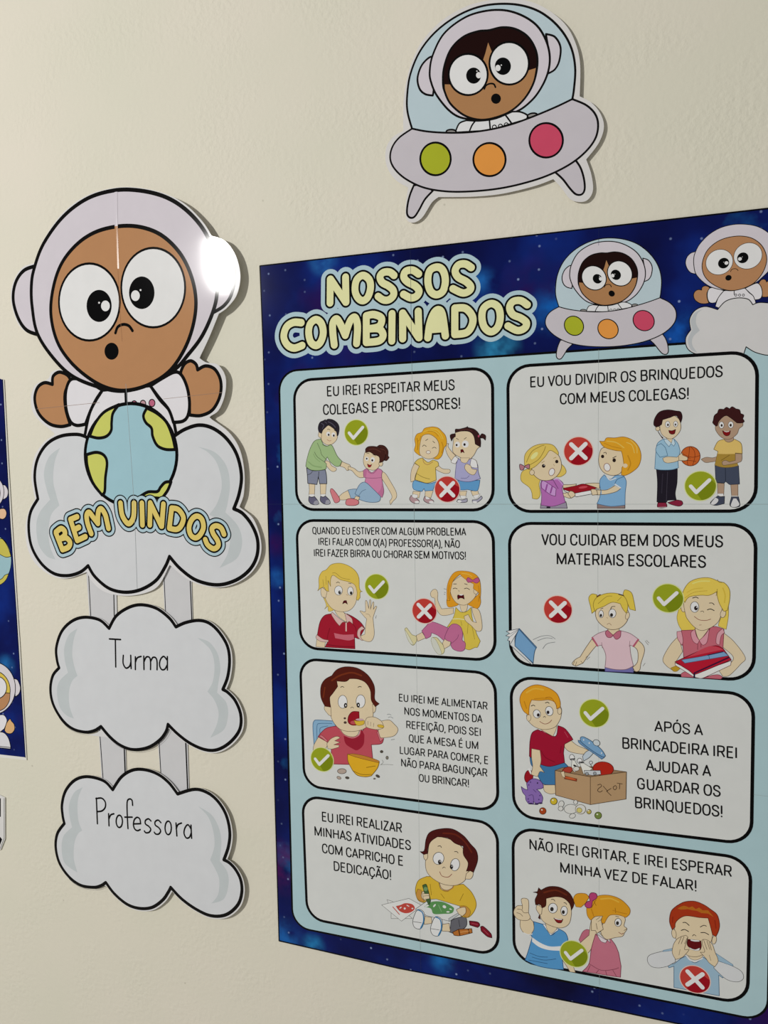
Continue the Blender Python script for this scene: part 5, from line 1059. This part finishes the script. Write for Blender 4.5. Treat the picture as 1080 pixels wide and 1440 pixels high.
q.p('#c4c6c8', '330,540! 240,555 120,590 98,640 130,690 200,705 280,690! 350,650!', 4, '#4a4a48'); q.p('#8fabbe', '325,530! 240,548! 235,560! 325,550!', 3, '#40607c'); q.p('#c4c6c8', '720,640! 860,690 940,740 955,800 900,830 800,805 690,705!', 4, '#4a4a48'); q.p('#8fabbe', '710,575! 860,675! 865,690! 725,640!', 3, '#40607c')
q.p(SK, '445,570! 480,620 530,635 585,610 600,560!', 3, SL); q.l('440,590 480,635 530,645 590,620', 10, '#d0d0d0')
q.p(SK, '350,250 340,350 350,440 400,520 450,590 540,605 610,570 660,490 680,400 670,300 600,240 460,230', 4, SL); q.e(SK, 335, 400, 20, 40, -10, 4, SL); q.e(SK, 695, 455, 20, 38, 10, 4, SL)
q.p('#9c3216', '345,340! 320,365! 295,290 310,200 360,150! 430,115 520,110 600,140 660,180 720,230 742,310 735,370 710,425! 680,410! 660,330! 640,260! 560,255 450,240 390,260 350,300', 5, '#521408')
q.l('325,250 322,300', 9, '#842410'); q.l('700,280 710,350', 9, '#842410')
q.p('#a8601c', '365,175! 420,150 470,165! 500,155! 530,180! 560,165! 590,190! 640,190! 690,250! 640,220! 580,215! 540,195! 500,190! 460,180! 400,185!', 0)
q.l('415,300 440,300 470,325', 7); q.l('570,340 600,325 625,332', 6); q.l('400,370 430,362 465,380', 7); q.l('575,390 610,390 645,408', 7); q.l('500,420 515,408 532,420', 5)
q.p('#5c1014', '460,450! 520,455 575,465! 580,510 565,545 520,545 470,520 452,490', 5, '#2c0808'); q.p('#dcdad4', '480,450! 560,458! 565,470! 520,470 485,462!', 2); q.p('#dcdad4', '470,520! 520,540 565,525! 560,548 520,550 480,535', 2)
q.p(SK, '350,630! 320,570 330,500 360,450 400,425! 440,415 460,430! 445,480! 430,540 470,540 450,570! 410,610', 4, SL); q.l('400,430 375,490', 4, SL); q.l('425,425 400,490', 4, SL); q.l('455,435 430,490', 4, SL); q.l('380,590 390,540', 3, SL)
q.p(SK, '700,695! 730,640 700,560 680,500 640,460 600,450 585,460! 590,500! 610,560 570,565! 620,620 650,660', 4, SL); q.l('600,455 630,540', 4, SL); q.l('630,465 655,540', 4, SL); q.l('650,475 670,545', 4, SL); q.l('665,640 650,590', 3, SL)
q.done('boy_picture', q.par, 'red haired boy shouting with hands around his mouth')
badge(q, 807.2, 1341.3, 17.8, 'check'); badge(q, 977.3, 1377.2, 18.6, 'cross')
# --- seams where the printed sheets meet, the free sheet edge standing very slightly proud
for t in ('579,510! 583,760! 588.5,1100! 591,1336!', '841.8,492! 840.6,760! 842,1100! 843,1385!', '397,709! 1090,709!', '1060,1117.5! 1085,1120.5!'):
    sm.l(t, .32, '#8d9592')
for t in ('577,351! 578.8,509!', '842,321! 841.8,345!', '591.2,1340! 592,1366!', '843,1389! 843,1415!', '377,709! 395,709!'):
    sm.l(t, .32, '#232a52')
sm.done('sheet_join', poster, 'hairline joins between printed sheets')
